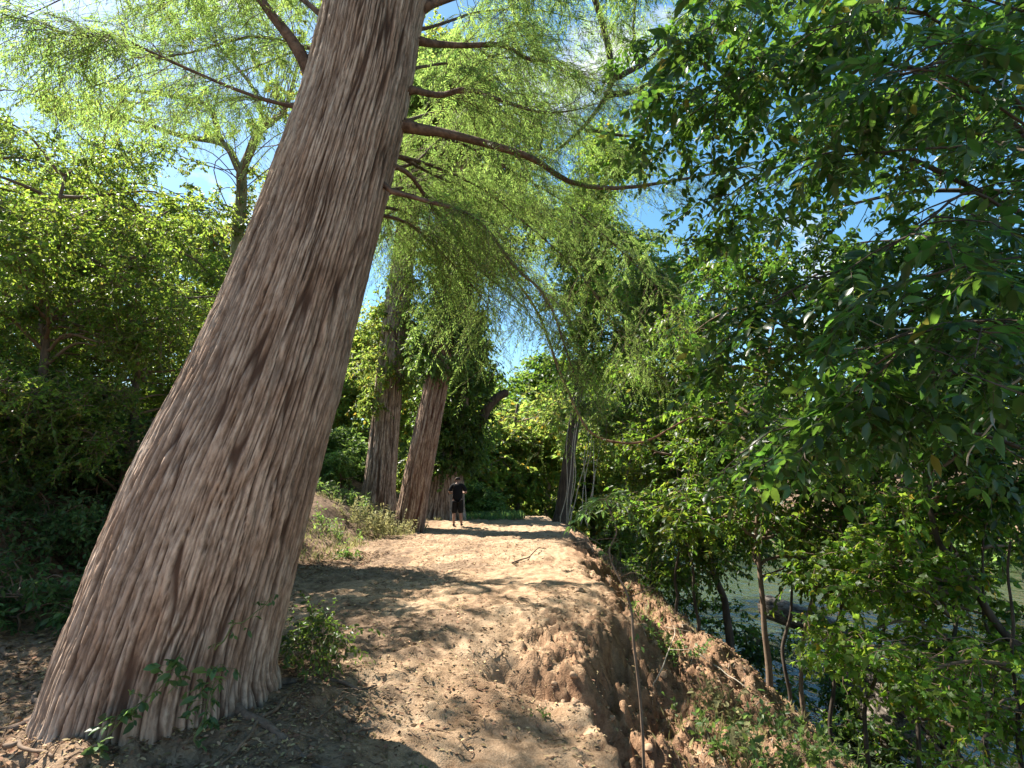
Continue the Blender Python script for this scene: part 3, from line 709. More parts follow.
crown_for(t2, b2, rblobs(rg, at(400, 150, 21), (4.5, 3, 4.2), 24, 1.3), M_yel, 60, 22, .15, 'dia', 41, P2)
t3, P3, b3 = trunk_tree('cypress_tree', 'reddish leaning cypress trunk beside the path, ivy covering its upper part', [(407, 527, 0), (418, 475, 0), (430, 415, 0), (443, 345, 0), (455, 260, 0), (462, 150, 0)], 19.0, [.50, .46, .42, .38, .33, .26], M_rbark, 22, .12)
crown_for(t3, b3, rblobs(rg, at(455, 130, 19), (3.6, 2.6, 3.0), 20, 1.2), M_cyp, 70, 22, .13, 'dia', 42, P3)
t4, P4, b4 = trunk_tree('cypress_tree', 'short thick trunk in shade right behind the person, smothered in ivy above', [(441, 512, 0), (446, 470, 0), (455, 400, 0), (462, 320, 0), (466, 220, 0)], 25.0, [.95, .75, .62, .5, .36], M_cbark, 23, .4)
crown_for(t4, b4, rblobs(rg, at(470, 200, 25), (3.6, 3, 3.5), 18, 1.3), M_mid, 60, 22, .14, 'dia', 43, P4)
# broken limb sticking out of the ivy
g = G(); pb = np.array([at(478, 425, 24.4), at(488, 408, 24.3), at(497, 398, 24.2), at(505, 392, 24.2)]) - b4
tube1(g, pb, .22, .17, 14, 10, np.random.default_rng(3), .02); link('broken_limb', g.mesh('broken_limb', M_dbark), t4)
# ivy cloaks
def ivy(label, PP, base, z0, z1, ext, n, leafm, seed, rad=.5, size=.13):
    rng = np.random.default_rng(seed); t = thing('climbing_ivy', label, 'ivy', base + [0, 0, z0])
    off = np.array([0, 0, z0]); gl, gs = G(), G()
    m = PP[(PP[:, 2] > z0) & (PP[:, 2] < z1)]
    for k in range(5):
        a = rng.random() * 6.3; q = m[::max(1, len(m) // 14)]; aa = a + np.linspace(0, 1.5, len(q))
        g1 = G(); tube1(g1, q + rad * .95 * np.stack([np.cos(aa), np.sin(aa), 0 * aa], -1) - off, .03, .012, 24, 5, rng, .03); link('stem', g1.mesh('stem', M_twig), t)
    for k in range(n):
        q = m[rng.integers(len(m))]; a = rng.random() * 6.3; u = (q[2] - z0) / (z1 - z0)
        w = ext * (.35 + 1.0 * math.sin(PI * min(1, u * 1.0 + .12)) )
        c = q + np.array([math.cos(a), math.sin(a), 0]) * (rad + w * rng.random()) - off
        blob_crown(rng, gl, gs, c, .38 + .3 * rng.random(), 14, 16, size, 'dia', .8, .6, 5, True, .005)
    link('twigs', gs.mesh('twigs', M_twig), t); link('leaves', gl.mesh('leaves', leafm, False), t)
ivy('dark ivy mass cloaking the shaded trunk behind the person', P4, b4, 2.0, 9.2, 1.0, 330, M_ivy, 51, .6)
ivy('sunlit yellow-green ivy hanging on the reddish leaning trunk', P3, b3, 5.2, 9.0, .5, 110, M_weed, 52, .45, .11)
ivy('bright creeper climbing the grey-brown trunk on the slope', P2, b2, 3.4, 8.5, .45, 70, M_yel, 53, .55, .11)

# ---- tree on the crest where the bank falls to the river
Yc = 23.0
tr = np.array([at(560, 524, Yc), at(566, 480, Yc), at(574, 420, Yc), at(584, 340, Yc), at(590, 240, Yc), at(592, 150, Yc)])
bc = np.array([tr[0][0], Yc, hz(tr[0][0], Yc)]); tr[0] = bc - [0, 0, .2]
rng = np.random.default_rng(61)
broadleaf('riverside_tree', 'dark leaning tree with pale hanging vines on the crest at the end of the path', 'tree', bc, tr, .30, .12,
          rblobs(rng, at(600, 300, Yc), (3.4, 2.4, 3.4), 24, 1.15) + rblobs(rng, at(585, 200, Yc), (3.6, 2.4, 3), 14, 1.1), M_dbark, M_box, 75, 22, .13, 'dia', seed=62, limb_r=.06)
t = thing('hanging_vines', 'pale thin vine stems hanging down the dark tree on the crest', 'vine', bc + [0.2, -.4, 0])
o_ = bc + [0.2, -.4, 0]
g = G(); g2 = G()
for k in range(9):
    x = 562 + k * 3.6 + rng.normal() * 1.5
    pts = np.array([at(x - 1 + rng.normal() * 3, 524 + rng.normal() * 3, 22.4), at(x + 4, 490, 22.4), at(x + 9 + rng.normal() * 4, 445, 22.5), at(x + 14 + rng.normal() * 5, 395, 22.6)]) - o_
    g1 = G(); P = tube1(g1, pts, .022, .012, 16, 5, rng, .06); link('stem', g1.mesh('stem', M_pale), t)
    blob_crown(rng, g2, g, P[-2], .5, 8, 12, .13, 'ovate', .8, .6)
link('twigs', g.mesh('twigs', M_pale), t); link('leaves', g2.mesh('leaves', M_weed, False), t)

# ------------------------------------------------------------------ the person
def person():
    x, yy = -1.97, 21.0; z = hz(x, yy)
    t = thing('person', 'person seen from behind in black T-shirt and black shorts standing by the trunks', 'person', (x, yy, z))
    def skin(name, J, E, m, lv=2):
        me = bpy.data.meshes.new(name); me.from_pydata([j[:3] for j in J], E, []); me.materials.append(m)
        o = link(name, me, t)
        sk = o.modifiers.new('skin', 'SKIN'); sk.use_smooth_shade = True
        for i, j in enumerate(J):
            r = j[3]; me.skin_vertices[0].data[i].radius = (r, r) if np.isscalar(r) else r
        me.skin_vertices[0].data[0].use_root = True
        s = o.modifiers.new('sub', 'SUBSURF'); s.levels = lv; s.render_levels = lv
        return o
    # facing +Y (away from camera)
    J = [(0, 0, .95, (.16, .12)), (0, 0, 1.12, (.155, .115)), (0, .01, 1.32, (.18, .12)), (0, 0, 1.46, (.09, .07)), (0, .01, 1.53, .058), (0, .03, 1.62, .09), (0, .03, 1.70, .085),
         (-.10, 0, .86, .095), (-.115, .01, .50, .062), (-.12, -.03, .30, .06), (-.12, -.02, .09, .04), (-.13, .10, .035, .035),
         (.10, 0, .86, .095), (.12, -.01, .50, .062), (.14, -.04, .30, .06), (.15, -.04, .09, .04), (.17, .08, .035, .035),
         (-.20, 0, 1.42, .062), (-.31, -.02, 1.18, .048), (-.20, .20, 1.17, .038), (-.10, .27, 1.25, .032),
         (.20, 0, 1.42, .062), (.31, -.02, 1.18, .048), (.20, .20, 1.17, .038), (.10, .27, 1.25, .032)]
    E = [(0, 1), (1, 2), (2, 3), (3, 4), (4, 5), (5, 6), (0, 7), (7, 8), (8, 9), (9, 10), (10, 11), (0, 12), (12, 13), (13, 14), (14, 15), (15, 16), (3, 17), (17, 18), (18, 19), (19, 20), (3, 21), (21, 22), (22, 23), (23, 24)]
    # fingers holding a phone
    for s, w in ((-1, 20), (1, 24)):
        for f in range(4):
            b = len(J); J += [(s * .075, .29, 1.27 + f * .016 - .02, .009), (s * .05, .305, 1.275 + f * .016 - .02, .008)]; E += [(w, b), (b, b + 1)]
    body = skin('body', J, E, plain('skin', (.27, .165, .12), .6, .06))
    K = plain('black_cotton', (.012, .012, .013), .9, .2, 30, .15)
    skin('shirt', [(0, 0, .80, (.20, .155)), (0, 0, 1.10, (.19, .145)), (0, .0, 1.32, (.205, .145)), (0, 0, 1.45, (.11, .09)), (-.20, 0, 1.42, .085), (-.30, -.02, 1.21, .072), (.20, 0, 1.42, .085), (.30, -.02, 1.21, .072)],
         [(0, 1), (1, 2), (2, 3), (3, 4), (4, 5), (3, 6), (6, 7)], K)
    skin('shorts', [(0, 0, 1.0, (.18, .14)), (-.10, 0, .84, .13), (-.12, .01, .42, .115), (.10, 0, .84, .13), (.125, -.01, .42, .115)], [(0, 1), (1, 2), (0, 3), (3, 4)], K)
    skin('hair', [(0, .0, 1.60, .085), (0, .015, 1.68, .10), (0, .03, 1.73, .085)], [(0, 1), (1, 2)], plain('dark_hair', (.02, .015, .012), .7, .2, 40))
    for sx in (-1, 1):
        g = G(); tubes(g, np.array([(sx * .088, .03, 1.62), (sx * .105, .025, 1.65), (sx * .09, .02, 1.68)]), np.array([.014, .018, .012]), 6)
        link('ear', g.mesh('ear', bpy.data.materials['skin']), t)
    g = G(); tubes(g, np.array([(0, .115, 1.67), (0, .145, 1.635), (0, .12, 1.62)]), np.array([.008, .016, .012]), 6)
    link('nose', g.mesh('nose', bpy.data.materials['skin']), t)
    sh = plain('dark_shoe', (.03, .028, .028), .7, .2)
    for sx, dx, dy in ((-1, -.125, .0), (1, .155, -.02)):
        skin('shoe', [(dx, dy - .06, .05, (.045, .05)), (dx + sx * .005, dy + .05, .045, (.048, .042)), (dx + sx * .012, dy + .16, .035, (.045, .03))], [(0, 1), (1, 2)], sh)
person()
# ------------------------------------------------------------------ right bank trees
SUNLIT = []
def bank_tree(px, Yt, kw, label, pts, r0, blobs, leafm, ntw, nlf, size, kind, bark=None, seed=0, **k2):
    P = np.array([at(a, b, Yt + c) for a, b, c in pts])
    # follow the first segment down to the ground
    d = nz(P[1] - P[0]); x, y = P[0][0], P[0][1]
    base = np.array([x, y, hz(x, y)])
    P = np.concatenate([[base - [0, 0, .15]], P[1:] if abs(P[0][2] - base[2]) < .3 else P])
    return broadleaf(kw, label, 'tree', base, P, r0, r0 * .3, blobs, bark or M_dbark, leafm, ntw, nlf, size, kind, seed=seed, **k2)
def pb(rng, lst, Y0, dY=.6):
    """blobs from pixel centres (px,py,rad_px)"""
    out = []
    for px, py, rp in lst:
        Yt = Y0 + rng.normal() * dY; p = at(px, py, Yt); out.append((*p, rp / F * Yt))
    return out
def scatter_px(rng, box, n, Yr, rpx):
    out = []
    for k in range(n):
        px = box[0] + (box[2] - box[0]) * rng.random(); py = box[1] + (box[3] - box[1]) * rng.random()
        Yt = Yr[0] + (Yr[1] - Yr[0]) * rng.random(); p = at(px, py, Yt); out.append((*p, (rpx * (.7 + .6 * rng.random())) / F * Yt))
    return out
GR = 'young trees on the river bank'
r = np.random.default_rng(301)
bank_tree(0, 15.0, 'riverside_tree', 'dark-stemmed young tree nearest the crest on the river bank', [(652, 575, 0), (650, 530, 0), (655, 470, 0), (660, 380, 0), (668, 280, 0)], .09, scatter_px(r, (610, 240, 720, 570), 38, (14, 16), 26), M_mid, 110, 20, .095, 'dia', seed=302, group=GR)
bank_tree(0, 12.5, 'riverside_tree', 'young tree with a dark trunk bowed to the left on the bare river bank', [(728, 622, 0), (722, 595, 0), (708, 555, 0), (698, 500, 0), (690, 400, 0), (700, 300, 0)], .10, scatter_px(r, (640, 280, 780, 585), 42, (11.5, 13.5), 30), M_mid, 110, 20, .09, 'dia', seed=303, group=GR)
bank_tree(0, 8.6, 'riverside_tree', 'slender straight reddish sapling trunk at the lip of the bank above the water', [(768, 664, 0), (763, 620, 0), (760, 560, 0), (762, 480, 0), (766, 400, 0), (775, 300, 0)], .055, scatter_px(r, (680, 240, 860, 575), 42, (8.4, 10.5), 32), M_mid, 100, 20, .085, 'ovate', M_twig, seed=304, group=GR)
bank_tree(0, 8.0, 'riverside_tree', 'thin sapling leaning right beside the straight reddish one on the bank lip', [(803, 690, 0), (803, 640, 0), (812, 600, 0), (828, 560, 0), (850, 500, 0)], .035, scatter_px(r, (790, 380, 900, 590), 18, (7.6, 8.6), 32), M_mid, 100, 20, .085, 'ovate', M_twig, seed=305, group=GR)
bank_tree(0, 8.3, 'riverside_tree', 'thin dark sapling behind the right-leaning one on the bank', [(832, 690, 0), (836, 640, 0), (845, 590, 0), (862, 520, 0), (880, 430, 0)], .03, scatter_px(r, (830, 360, 950, 590), 20, (8, 9.2), 32), M_mid, 100, 20, .085, 'ovate', seed=306, group=GR)
# bright maple hanging over the water
bank_tree(0, 6.4, 'maple_tree', 'bright green small maple with sunlit lobed leaves over the water at lower right', [(955, 775, 0), (955, 700, 0), (952, 620, 0), (950, 540, 0), (955, 450, 0)], .035, scatter_px(r, (850, 490, 1050, 720), 26, (5.6, 7.6), 40) + scatter_px(r, (830, 540, 930, 660), 10, (6, 7), 34), M_box, 120, 15, .075, 'lobed', seed=307)
bank_tree(0, 6.0, 'riverside_tree', 'dark trunk leaning left across the lower right of the frame', [(1045, 690, 0), (1010, 640, 0), (965, 575, 0), (935, 530, 0), (925, 470, .2), (930, 380, .4)], .055, scatter_px(r, (880, 320, 1060, 520), 18, (5.4, 6.8), 46), M_dark, 130, 16, .08, 'ovate', seed=308)
bank_tree(0, 5.2, 'maple_tree', 'leafy maple sapling in the bottom right corner', [(1030, 800, 0), (1020, 740, 0), (1012, 640, 0), (1005, 540, 0)], .03, scatter_px(r, (930, 640, 1060, 800), 10, (4.6, 5.6), 44), M_box, 110, 14, .065, 'lobed', seed=309)
for k, (pts, Yt, lab) in enumerate([
    ([(618, 560, 0), (622, 520, 0), (628, 470, 0), (640, 400, 0)], 16, 'thin dark stem closest to the crest among the bank trees'),
    ([(676, 590, 0), (678, 550, 0), (690, 500, 0), (712, 430, 0)], 12, 'thin dark stem leaning right between the two dark young trees'),
    ([(695, 600, 0), (690, 560, 0), (684, 510, 0), (672, 450, 0)], 11.5, 'thin dark stem crossing behind the bowed trunk'),
    ([(785, 660, 0), (790, 610, 0), (800, 540, 0), (806, 460, 0)], 9.4, 'thin dark stem just right of the straight reddish sapling'),
    ([(868, 720, 0), (880, 650, 0), (884, 580, 0), (880, 500, 0)], 7.4, 'slender dark stem standing at the left side of the bright maple'),
    ([(915, 740, 0), (918, 680, 0), (925, 610, 0), (945, 520, 0)], 7.0, 'slender grey stem inside the bright maple leaves'),
    ([(990, 760, 0), (992, 690, 0), (985, 600, 0), (990, 500, 0)], 6.2, 'slender stem near the right edge behind the maple sapling')]):
    p = at(pts[-1][0], pts[-1][1], Yt)
    bank_tree(0, Yt, 'young_tree', lab, pts, .018 + .0018 * Yt, scatter_px(np.random.default_rng(330 + k), (pts[-1][0] - 45, pts[-1][1] - 30, pts[-1][0] + 45, pts[-1][1] + 90), 7, (Yt - .5, Yt + .7), 24), M_mid, 110, 16, .085, 'ovate', seed=340 + k, group=GR)
# ---- the big pecan that hangs over from the right: explicit limbs, compound leaves
def pecan():
    rng = np.random.default_rng(401)
    bx, by = 3.9, 4.6; base = np.array([bx, by, hz(bx, by)])
    t = thing('pecan_tree', 'dark overhanging tree with long compound leaves filling the upper right', 'tree', base)
    gs, gw, gl = G(), G(), G()
    tr = np.array([base - [0, 0, .2], at(1085, 560, 4.7), at(1110, 400, 4.7), at(1120, 200, 4.8), at(1100, 20, 5.0), at(1060, -160, 5.3)]) - base
    P = spline(tr, 30); tubes(gs, P, np.linspace(.13, .05, 30), 12)
    link('trunk', gs.mesh('trunk', M_dbark), t)
    A = lambda *q: np.array([at(*k) for k in q]) - base
    limbs = [
        (A((1072, 330, 4.7), (960, 262, 4.5), (880, 262, 4.3), (800, 285, 4.1), (735, 330, 4.0)), .022, 60),
        (A((1060, 240, 4.8), (960, 180, 4.6), (860, 150, 4.6), (780, 170, 4.8), (720, 200, 5)), .03, 64),
        (A((1040, 150, 4.8), (950, 80, 4.6), (850, 50, 4.4), (760, 70, 4.3), (690, 120, 4.3)), .03, 64),
        (A((1020, 60, 4.9), (930, -10, 4.5), (820, -20, 4.2), (730, 20, 4.0), (680, 60, 4)), .03, 64),
        (A((1075, 420, 4.7), (1000, 380, 4.2), (920, 370, 3.8), (850, 400, 3.6), (800, 430, 3.5)), .022, 56),
        (A((1070, 300, 4.7), (1020, 220, 3.9), (960, 200, 3.3), (900, 230, 3.0)), .02, 46),
        (A((1060, 220, 4.7), (1010, 100, 3.8), (940, 60, 3.2), (880, 80, 2.9)), .02, 46),
        (A((1074, 380, 4.7), (1010, 330, 3.6), (950, 330, 3.0), (900, 350, 2.7)), .016, 22),
        (A((1075, 480, 4.7), (980, 440, 4.6), (900, 430, 4.8), (820, 428, 5.2), (740, 420, 5.6)), .02, 50),
        (A((1000, -20, 5.0), (900, -100, 4.6), (800, -120, 4.4)), .03, 40),
        (A((1040, 160, 5.0), (960, 120, 6.0), (860, 100, 7.0), (800, 120, 7.6)), .03, 60),
        (A((1060, 260, 5.0), (980, 260, 6.0), (880, 240, 7.0), (790, 260, 7.6)), .03, 60),
        (A((1100, -20, 5.0), (950, -60, 5.4), (800, -40, 5.6), (700, 10, 5.8), (640, 60, 6)), .03, 60),
        (A((1110, 120, 5.2), (980, 130, 6.4), (860, 130, 7.4), (760, 100, 8)), .03, 60),
        (A((1100, 60, 5.0), (960, 20, 5.6), (860, 10, 6.2), (760, 60, 6.8), (700, 130, 7)), .03, 60),
        (A((1100, 200, 5.0), (960, 190, 5.6), (860, 200, 6.2), (760, 230, 6.8), (690, 300, 7)), .03, 60),
        (A((1100, 420, 5.0), (980, 420, 5.6), (880, 400, 6.2), (780, 390, 6.8)), .03, 60),
        (A((1090, 120, 4.8), (1000, 60, 4.2), (900, 10, 3.8), (800, 40, 3.6)), .02, 50),
        (A((1090, 300, 4.8), (1000, 280, 4.4), (900, 310, 4.2), (800, 340, 4.2)), .02, 50),
        (A((1060, 360, 5.0), (980, 360, 6.0), (900, 340, 7.0), (800, 350, 7.8)), .03, 60),
    ]
    for path, r0, n in limbs:
        P = wob(rng, spline(path, 18), .035); tubes(gw, P, np.linspace(r0, .004, 18), 6)
        # side shoots
        m = 22; tt = .12 + .88 * (np.arange(m) + rng.random(m)) / m
        S, T = along(P[None], tt[None].clip(0, .999)); S, T = S[0], T[0]
        sd = nz(np.cross(T, [0, 0, 1.0])) * np.where(np.arange(m) % 2, 1, -1)[:, None]
        B = twigs(rng, S, T * .5 + sd * .8 + rng.normal(size=(m, 3)) * .3, .35 + .45 * rng.random(m), 5, .25, .05)
        tubes(gw, B, np.linspace(.006, .0025, 5)[None].repeat(m, 0), 4, cap=False)
        k = max(5, n // 7)
        u = .2 + .8 * (np.arange(k)[None] + rng.random((m, k))) / k
        q, ta = along(B, u.clip(0, .999)); q = q.reshape(-1, 3); ta = ta.reshape(-1, 3)
        s2 = nz(np.cross(ta, [0, 0, 1.0])) * rng.choice([-1, 1], len(ta))[:, None]
        pinnate(rng, gl, gw, q, ta * .6 + s2 * .7 + rng.normal(size=ta.shape) * .35 + [0, 0, -.12], np.array([0, 0, 1.0]) + rng.normal(size=ta.shape) * .4, .17 + .13 * rng.random(len(q)), 5, .36, 'ellip', .35)
    # nearest boughs with the big compound leaves
    for path, n in [((( 1120, 160, 3.0), (1030, 120, 2.9), (950, 85, 2.8), (870, 70, 2.8)), 15), (((1120, 240, 2.9), (1040, 250, 2.8), (960, 262, 2.7), (880, 290, 2.7), (830, 320, 2.8)), 16),
                    (((1120, 40, 3.2), (1020, 10, 3.1), (930, -20, 3.1), (850, 0, 3.2)), 13), (((1120, 330, 3.0), (1050, 320, 3.0), (980, 345, 3.0), (930, 380, 3.1)), 10), (((1110, 110, 3.6), (960, 150, 3.5), (840, 150, 3.5), (760, 190, 3.6)), 14)]:
        P = wob(rng, spline(A(*path), 18), .02); tubes(gw, P, np.linspace(.011, .003, 18), 6)
        t_ = (.2 + .8 * (np.arange(n) + rng.random(n)) / n).clip(0, .999); S, T = along(P[None], t_[None]); S, T = S[0], T[0]
        sd = nz(np.cross(T, [0, 0, 1.0])) * np.where(np.arange(n) % 2, 1, -1)[:, None]
        pinnate(rng, gl, gw, S, T * .7 + sd * .8 + rng.normal(size=T.shape) * .25 + [0, 0, -.1], np.array([0, 0, 1.0]) + rng.normal(size=T.shape) * .3, .30 + .16 * rng.random(n), 6, .30, 'lance', .4)
    link('limbs', gw.mesh('limbs', M_dbark), t); link('crown', gl.mesh('crown', M_dark, False), t)
pecan()
# ---- dry trailing vines over the right side
def vine(label, pts, r0, m, seed, lv=0, lm=None):
    rng = np.random.default_rng(seed); P = np.array([at(*p) for p in pts]); b = P[0]
    t = thing('trailing_vine', label, 'vine', b); g = G(); Q = tube1(g, P - b, r0, r0 * .5, 40, 6, rng, .02)
    link('stem', g.mesh('stem', m), t)
    if lv:
        g2 = G(); i = rng.integers(3, len(Q), lv); leaf_twigs(rng, g2, twigs(rng, Q[i], rng.normal(size=(lv, 3)), .1 + .15 * rng.random(lv), 4), 5, .07, 'ovate'); link('leaves', g2.mesh('leaves', lm or M_mid, False), t)
vine('brown looping branch hanging low across the centre of the picture', [(478, 240, 8.2), (530, 300, 8.0), (560, 370, 7.8), (590, 430, 7.6), (640, 441, 7.4), (690, 420, 7.2), (730, 424, 7.0), (790, 430, 6.8), (860, 425, 6.6)], .022, M_redbark, 71, 60, M_mid)
vine('pale dry vine stem hanging down steeply near the right edge', [(1040, 340, 3.4), (1010, 385, 3.4), (985, 430, 3.4), (963, 475, 3.4)], .009, M_pale, 72)
vine('thin dry twig stretching across the dark leaves at right', [(1040, 345, 3.6), (980, 340, 3.5), (920, 330, 3.4), (850, 315, 3.3)], .006, M_pale, 73)
vine('pale bent dead branch low at the right edge', [(1060, 655, 4.6), (1000, 640, 4.5), (940, 638, 4.5), (880, 640, 4.5)], .0045, M_twig, 74)

# ------------------------------------------------------------------ background trees: three kinds, copied
def bg_variant(k, name, label, h, sp, leafm, size, ntw, base, group, nb=26):
    rng = np.random.default_rng(600 + k); b = np.array(base)
    bl = rblobs(rng, b + [0, 0, h * .58], (sp, sp, h * .42), nb, sp * .42)
    return broadleaf(name, label, 'tree', b, [b - [0, 0, .3], b + [.15, .1, h * .3], b + [-.1, .1, h * .6], b + [.1, 0, h * .85]], h * .022, h * .006, bl, M_bark, leafm, ntw, 22, size, 'dia', group, seed=610 + k, limb_r=.08, tw=.012, wood=(k == 0))
GF = 'trees beyond the river and along the bank'
def gp(px, Yt): x = (px - 512) / F * Yt / math.cos(PITCH) * 1.0; return np.array([x, Yt, hz(x, Yt)])
va = bg_variant(0, 'background_tree', 'yellow-green rounded tree behind the person on the left of the water', 8.5, 2.8, M_yel, .19, 26, gp(500, 36), GF)
vb = bg_variant(1, 'background_tree', 'dense green tree on the far bank straight above the end of the path', 12, 4.2, M_mid, .30, 16, gp(535, 56), GF, 30)
vc = bg_variant(2, 'background_tree', 'broad dark green tree on the far bank, right of the crest tree', 14, 5.2, M_mid, .38, 11, gp(640, 62), GF, 30)
va_l = [(515, 34, 1.45, 'bright yellow-green tree straight above the end of the path'), (592, 35, 1.4, 'bright yellow-green tree just behind the crest tree'), (548, 44, 1.7, 'taller bright tree behind the two at the end of the path'), (470, 33, 1.0, 'green tree close behind the ivy-covered trunk'), (340, 27, .75, 'small sunlit tree on the slope in the gap between the huge trunk and the next'),
        (352, 33, 1.6, 'tall yellow-green tree up the slope behind the grey-brown trunk'), (300, 30, 1.1, 'yellow-green tree hidden mostly by the huge trunk'), (430, 40, 1.2, 'yellow-green tree between the ivy-covered trunks'),
        (610, 34, .9, 'small yellowish tree over the water right of the crest'), (150, 24, 1.2, 'sunlit tree high up the left bank behind the thicket'), (20, 27, 1.3, 'sunlit tree far up the left bank at the edge of the frame')]
for k, (px, Yt, s, lab) in enumerate(va_l): dup(va, lab, gp(px, Yt), k * 1.7, s)
vb_l = [(492, 64, 1.35, 'green tree on the far bank just right of the person'), (430, 70, 1.7, 'green tree far behind the shaded trunk'), (590, 60, .95, 'green tree on the far bank behind the crest tree'), (700, 54, .7, 'green tree across the river seen between the bank saplings'),
        (790, 50, .62, 'green tree across the river behind the straight sapling'), (880, 50, .55, 'green tree across the river behind the bright maple'), (960, 48, .65, 'green tree across the river at the right'), (1040, 40, 1.1, 'green tree across the river at the right edge of the frame'), (385, 60, 1.6, 'tall green tree on the hill behind the grey-brown trunk')]
for k, (px, Yt, s, lab) in enumerate(vb_l): dup(vb, lab, gp(px, Yt), k * 2.1 + 1, s)
vc_l = [(740, 72, .75, 'broad tree in the second row across the river behind the saplings'), (850, 70, .6, 'broad tree in the second row across the river behind the maple'), (960, 66, .7, 'broad tree in the second row across the river far right'), (540, 84, 1.3, 'tall broad tree at the far bend of the river'), (460, 90, 1.3, 'tall broad tree farthest away, left of the river bend'), (600, 80, 1.2, 'broad tree farthest away, right of the river bend')]
for k, (px, Yt, s, lab) in enumerate(vc_l): dup(vc, lab, gp(px, Yt), k * 1.3 + .5, s)
# bushes along the far shoreline and behind the crest
bs = np.random.default_rng(640)
b0 = gp(500, 30); 
sh = broadleaf('shrub', 'bright low shrub right behind the person on the crest', 'shrub', b0, [b0 - [0, 0, .1], b0 + [0, 0, .8]], .03, .01, rblobs(bs, b0 + [0, 0, .7], (1.3, 1.0, .6), 12, .55), M_twig, M_weed, 110, 18, .11, 'dia', 'low shrubs', seed=641, wood=False)
for k, (px, Yt, s, lab) in enumerate([(468, 28, 1.2, 'green shrub just right of the person'), (480, 40, 2.2, 'rounded shrub by the far water behind the person'), (345, 20.5, .9, 'sunlit shrub at the foot of the slope right of the huge trunk'), (330, 23, 1.3, 'larger shrub on the slope behind the sunlit one'), (362, 24, 1.1, 'shrub against the grey-brown trunk on its left'),
                                       (640, 45, 2.2, 'shrub on the far shore seen under the crest tree'), (560, 50, 2.2, 'shrub on the far shore at the end of the path'), (720, 40, 2.4, 'shrub on the far shore between the saplings'), (800, 36, 2.4, 'shrub on the far shore behind the straight sapling'), (880, 33, 2.4, 'shrub on the far shore behind the maple'), (960, 31, 2.4, 'shrub on the far shore at the right')]):
    dup(sh, lab, gp(px, Yt), k * 1.9, s)

# ------------------------------------------------------------------ undergrowth
def bush(label, px, Yt, w, h, leafm, n, size, seed, kind='ovate', x=None, dens=170, nlf=14):
    rng = np.random.default_rng(seed); x = (px - 512) / F * Yt if x is None else x; b = np.array([x, Yt, hz(x, Yt)])
    bl = rblobs(rng, b + [0, 0, h * .5], (w, w * .8, h * .5), n, .32)
    return broadleaf('bush', label, 'bush', b, [b - [0, 0, .05], b + [0, 0, h * .5]], .015, .006, bl, M_twig, leafm, dens, nlf, size, kind, seed=seed + 1, tw=.003, limb_r=.01)
bush('dark blue-green leafy bush on the shaded bank at the lower left', 45, 6.3, .75, .75, M_lush, 18, .06, 801)
bush('low dark bush farther left on the shaded bank', -60, 6.8, .9, .8, M_lush, 16, .06, 803)
bush('dark undergrowth shrub below the left thicket', 90, 9.6, .9, 1.3, M_lush, 16, .065, 805)
bush('dark undergrowth shrub at the left edge below the thicket', 0, 9.4, 1.0, 1.6, M_lush, 18, .065, 807)
bush('dark undergrowth shrub half hidden by the huge trunk', 170, 9.8, 1.0, 1.4, M_lush, 16, .065, 809)
bush('small dark shrub tucked against the right foot of the huge trunk', 296, 4.95, .12, .42, M_ivy, 8, .038, 811, dens=120, x=-1.62)
for k, (px, Yt, lab) in enumerate([(-30, 8.0, 'shaded leafy bush at the left edge on top of the dark bank'), (40, 8.3, 'shaded leafy bush on top of the dark bank, second from the left edge'), (105, 8.5, 'shaded leafy bush on the bank close behind the huge trunk'), (160, 8.9, 'shaded leafy bush on the bank just showing left of the huge trunk')]):
    bush(lab, px, Yt, 1.0, 1.9, M_lush, 30, .06, 1801 + 2 * k, dens=150)
for k, (px, Yt, lab) in enumerate([(640, 17.5, 'dark shore shrub under the tree nearest the crest'), (690, 14.0, 'dark shore shrub behind the bowed trunk'), (735, 13.0, 'shore shrub between the bowed trunk and the straight sapling'), (800, 11.0, 'shore shrub right of the straight sapling by the log'), (850, 9.6, 'shore shrub low on the bank by the second log'), (905, 8.2, 'leafy shrub at the water under the bright maple')]):
    bush(lab, px, Yt, 1.0, 1.7, M_mid, 20, .08, 1901 + 2 * k, dens=120)
for k, (px, Yt, lab) in enumerate([(-20, 7.0, 'low shaded bush on the face of the dark bank at the left edge'), (65, 7.3, 'low shaded bush halfway up the dark bank'), (120, 7.7, 'low shaded bush on the dark bank touching the huge trunk in view'), (30, 7.7, 'shaded leafy bush near the top of the dark bank face')]):
    bush(lab, px, Yt, .7, 1.1, M_lush, 18, .055, 2001 + 2 * k, dens=150)
# weeds clump
def weeds(label, px, Yt, n, h, w, leafm, seed, size=.07, kind='lance', name='weed_clump', nl=12, x=None, stem=None, z=None):
    rng = np.random.default_rng(seed); x = (px - 512) / F * Yt if x is None else x; b = np.array([x, Yt, hz(x, Yt)])
    t = thing(name, label, 'weeds', b); S = np.stack([rng.normal(size=n) * w, rng.normal(size=n) * w * .7, np.zeros(n)], -1)
    S[:, 2] = height(S[:, 0] + x, S[:, 1] + Yt) - b[2] - .01
    P = twigs(rng, S, np.stack([rng.normal(size=n) * .3, rng.normal(size=n) * .3, np.ones(n)], -1), h * (.6 + .6 * rng.random(n)), 5, .15, .08)
    gs, gl = G(), G(); tubes(gs, P, np.linspace(.004, .0015, 5)[None].repeat(n, 0), 3, cap=False); leaf_twigs(rng, gl, P, nl, size, kind, .9, .1, .1)
    link('stem', gs.mesh('stem', stem or M_stem), t); link('leaves', gl.mesh('leaves', leafm, False), t)
weeds('tall pale weeds growing left of the reddish leaning trunk', 375, 16.5, 90, .85, .45, M_dry, 821, .11)
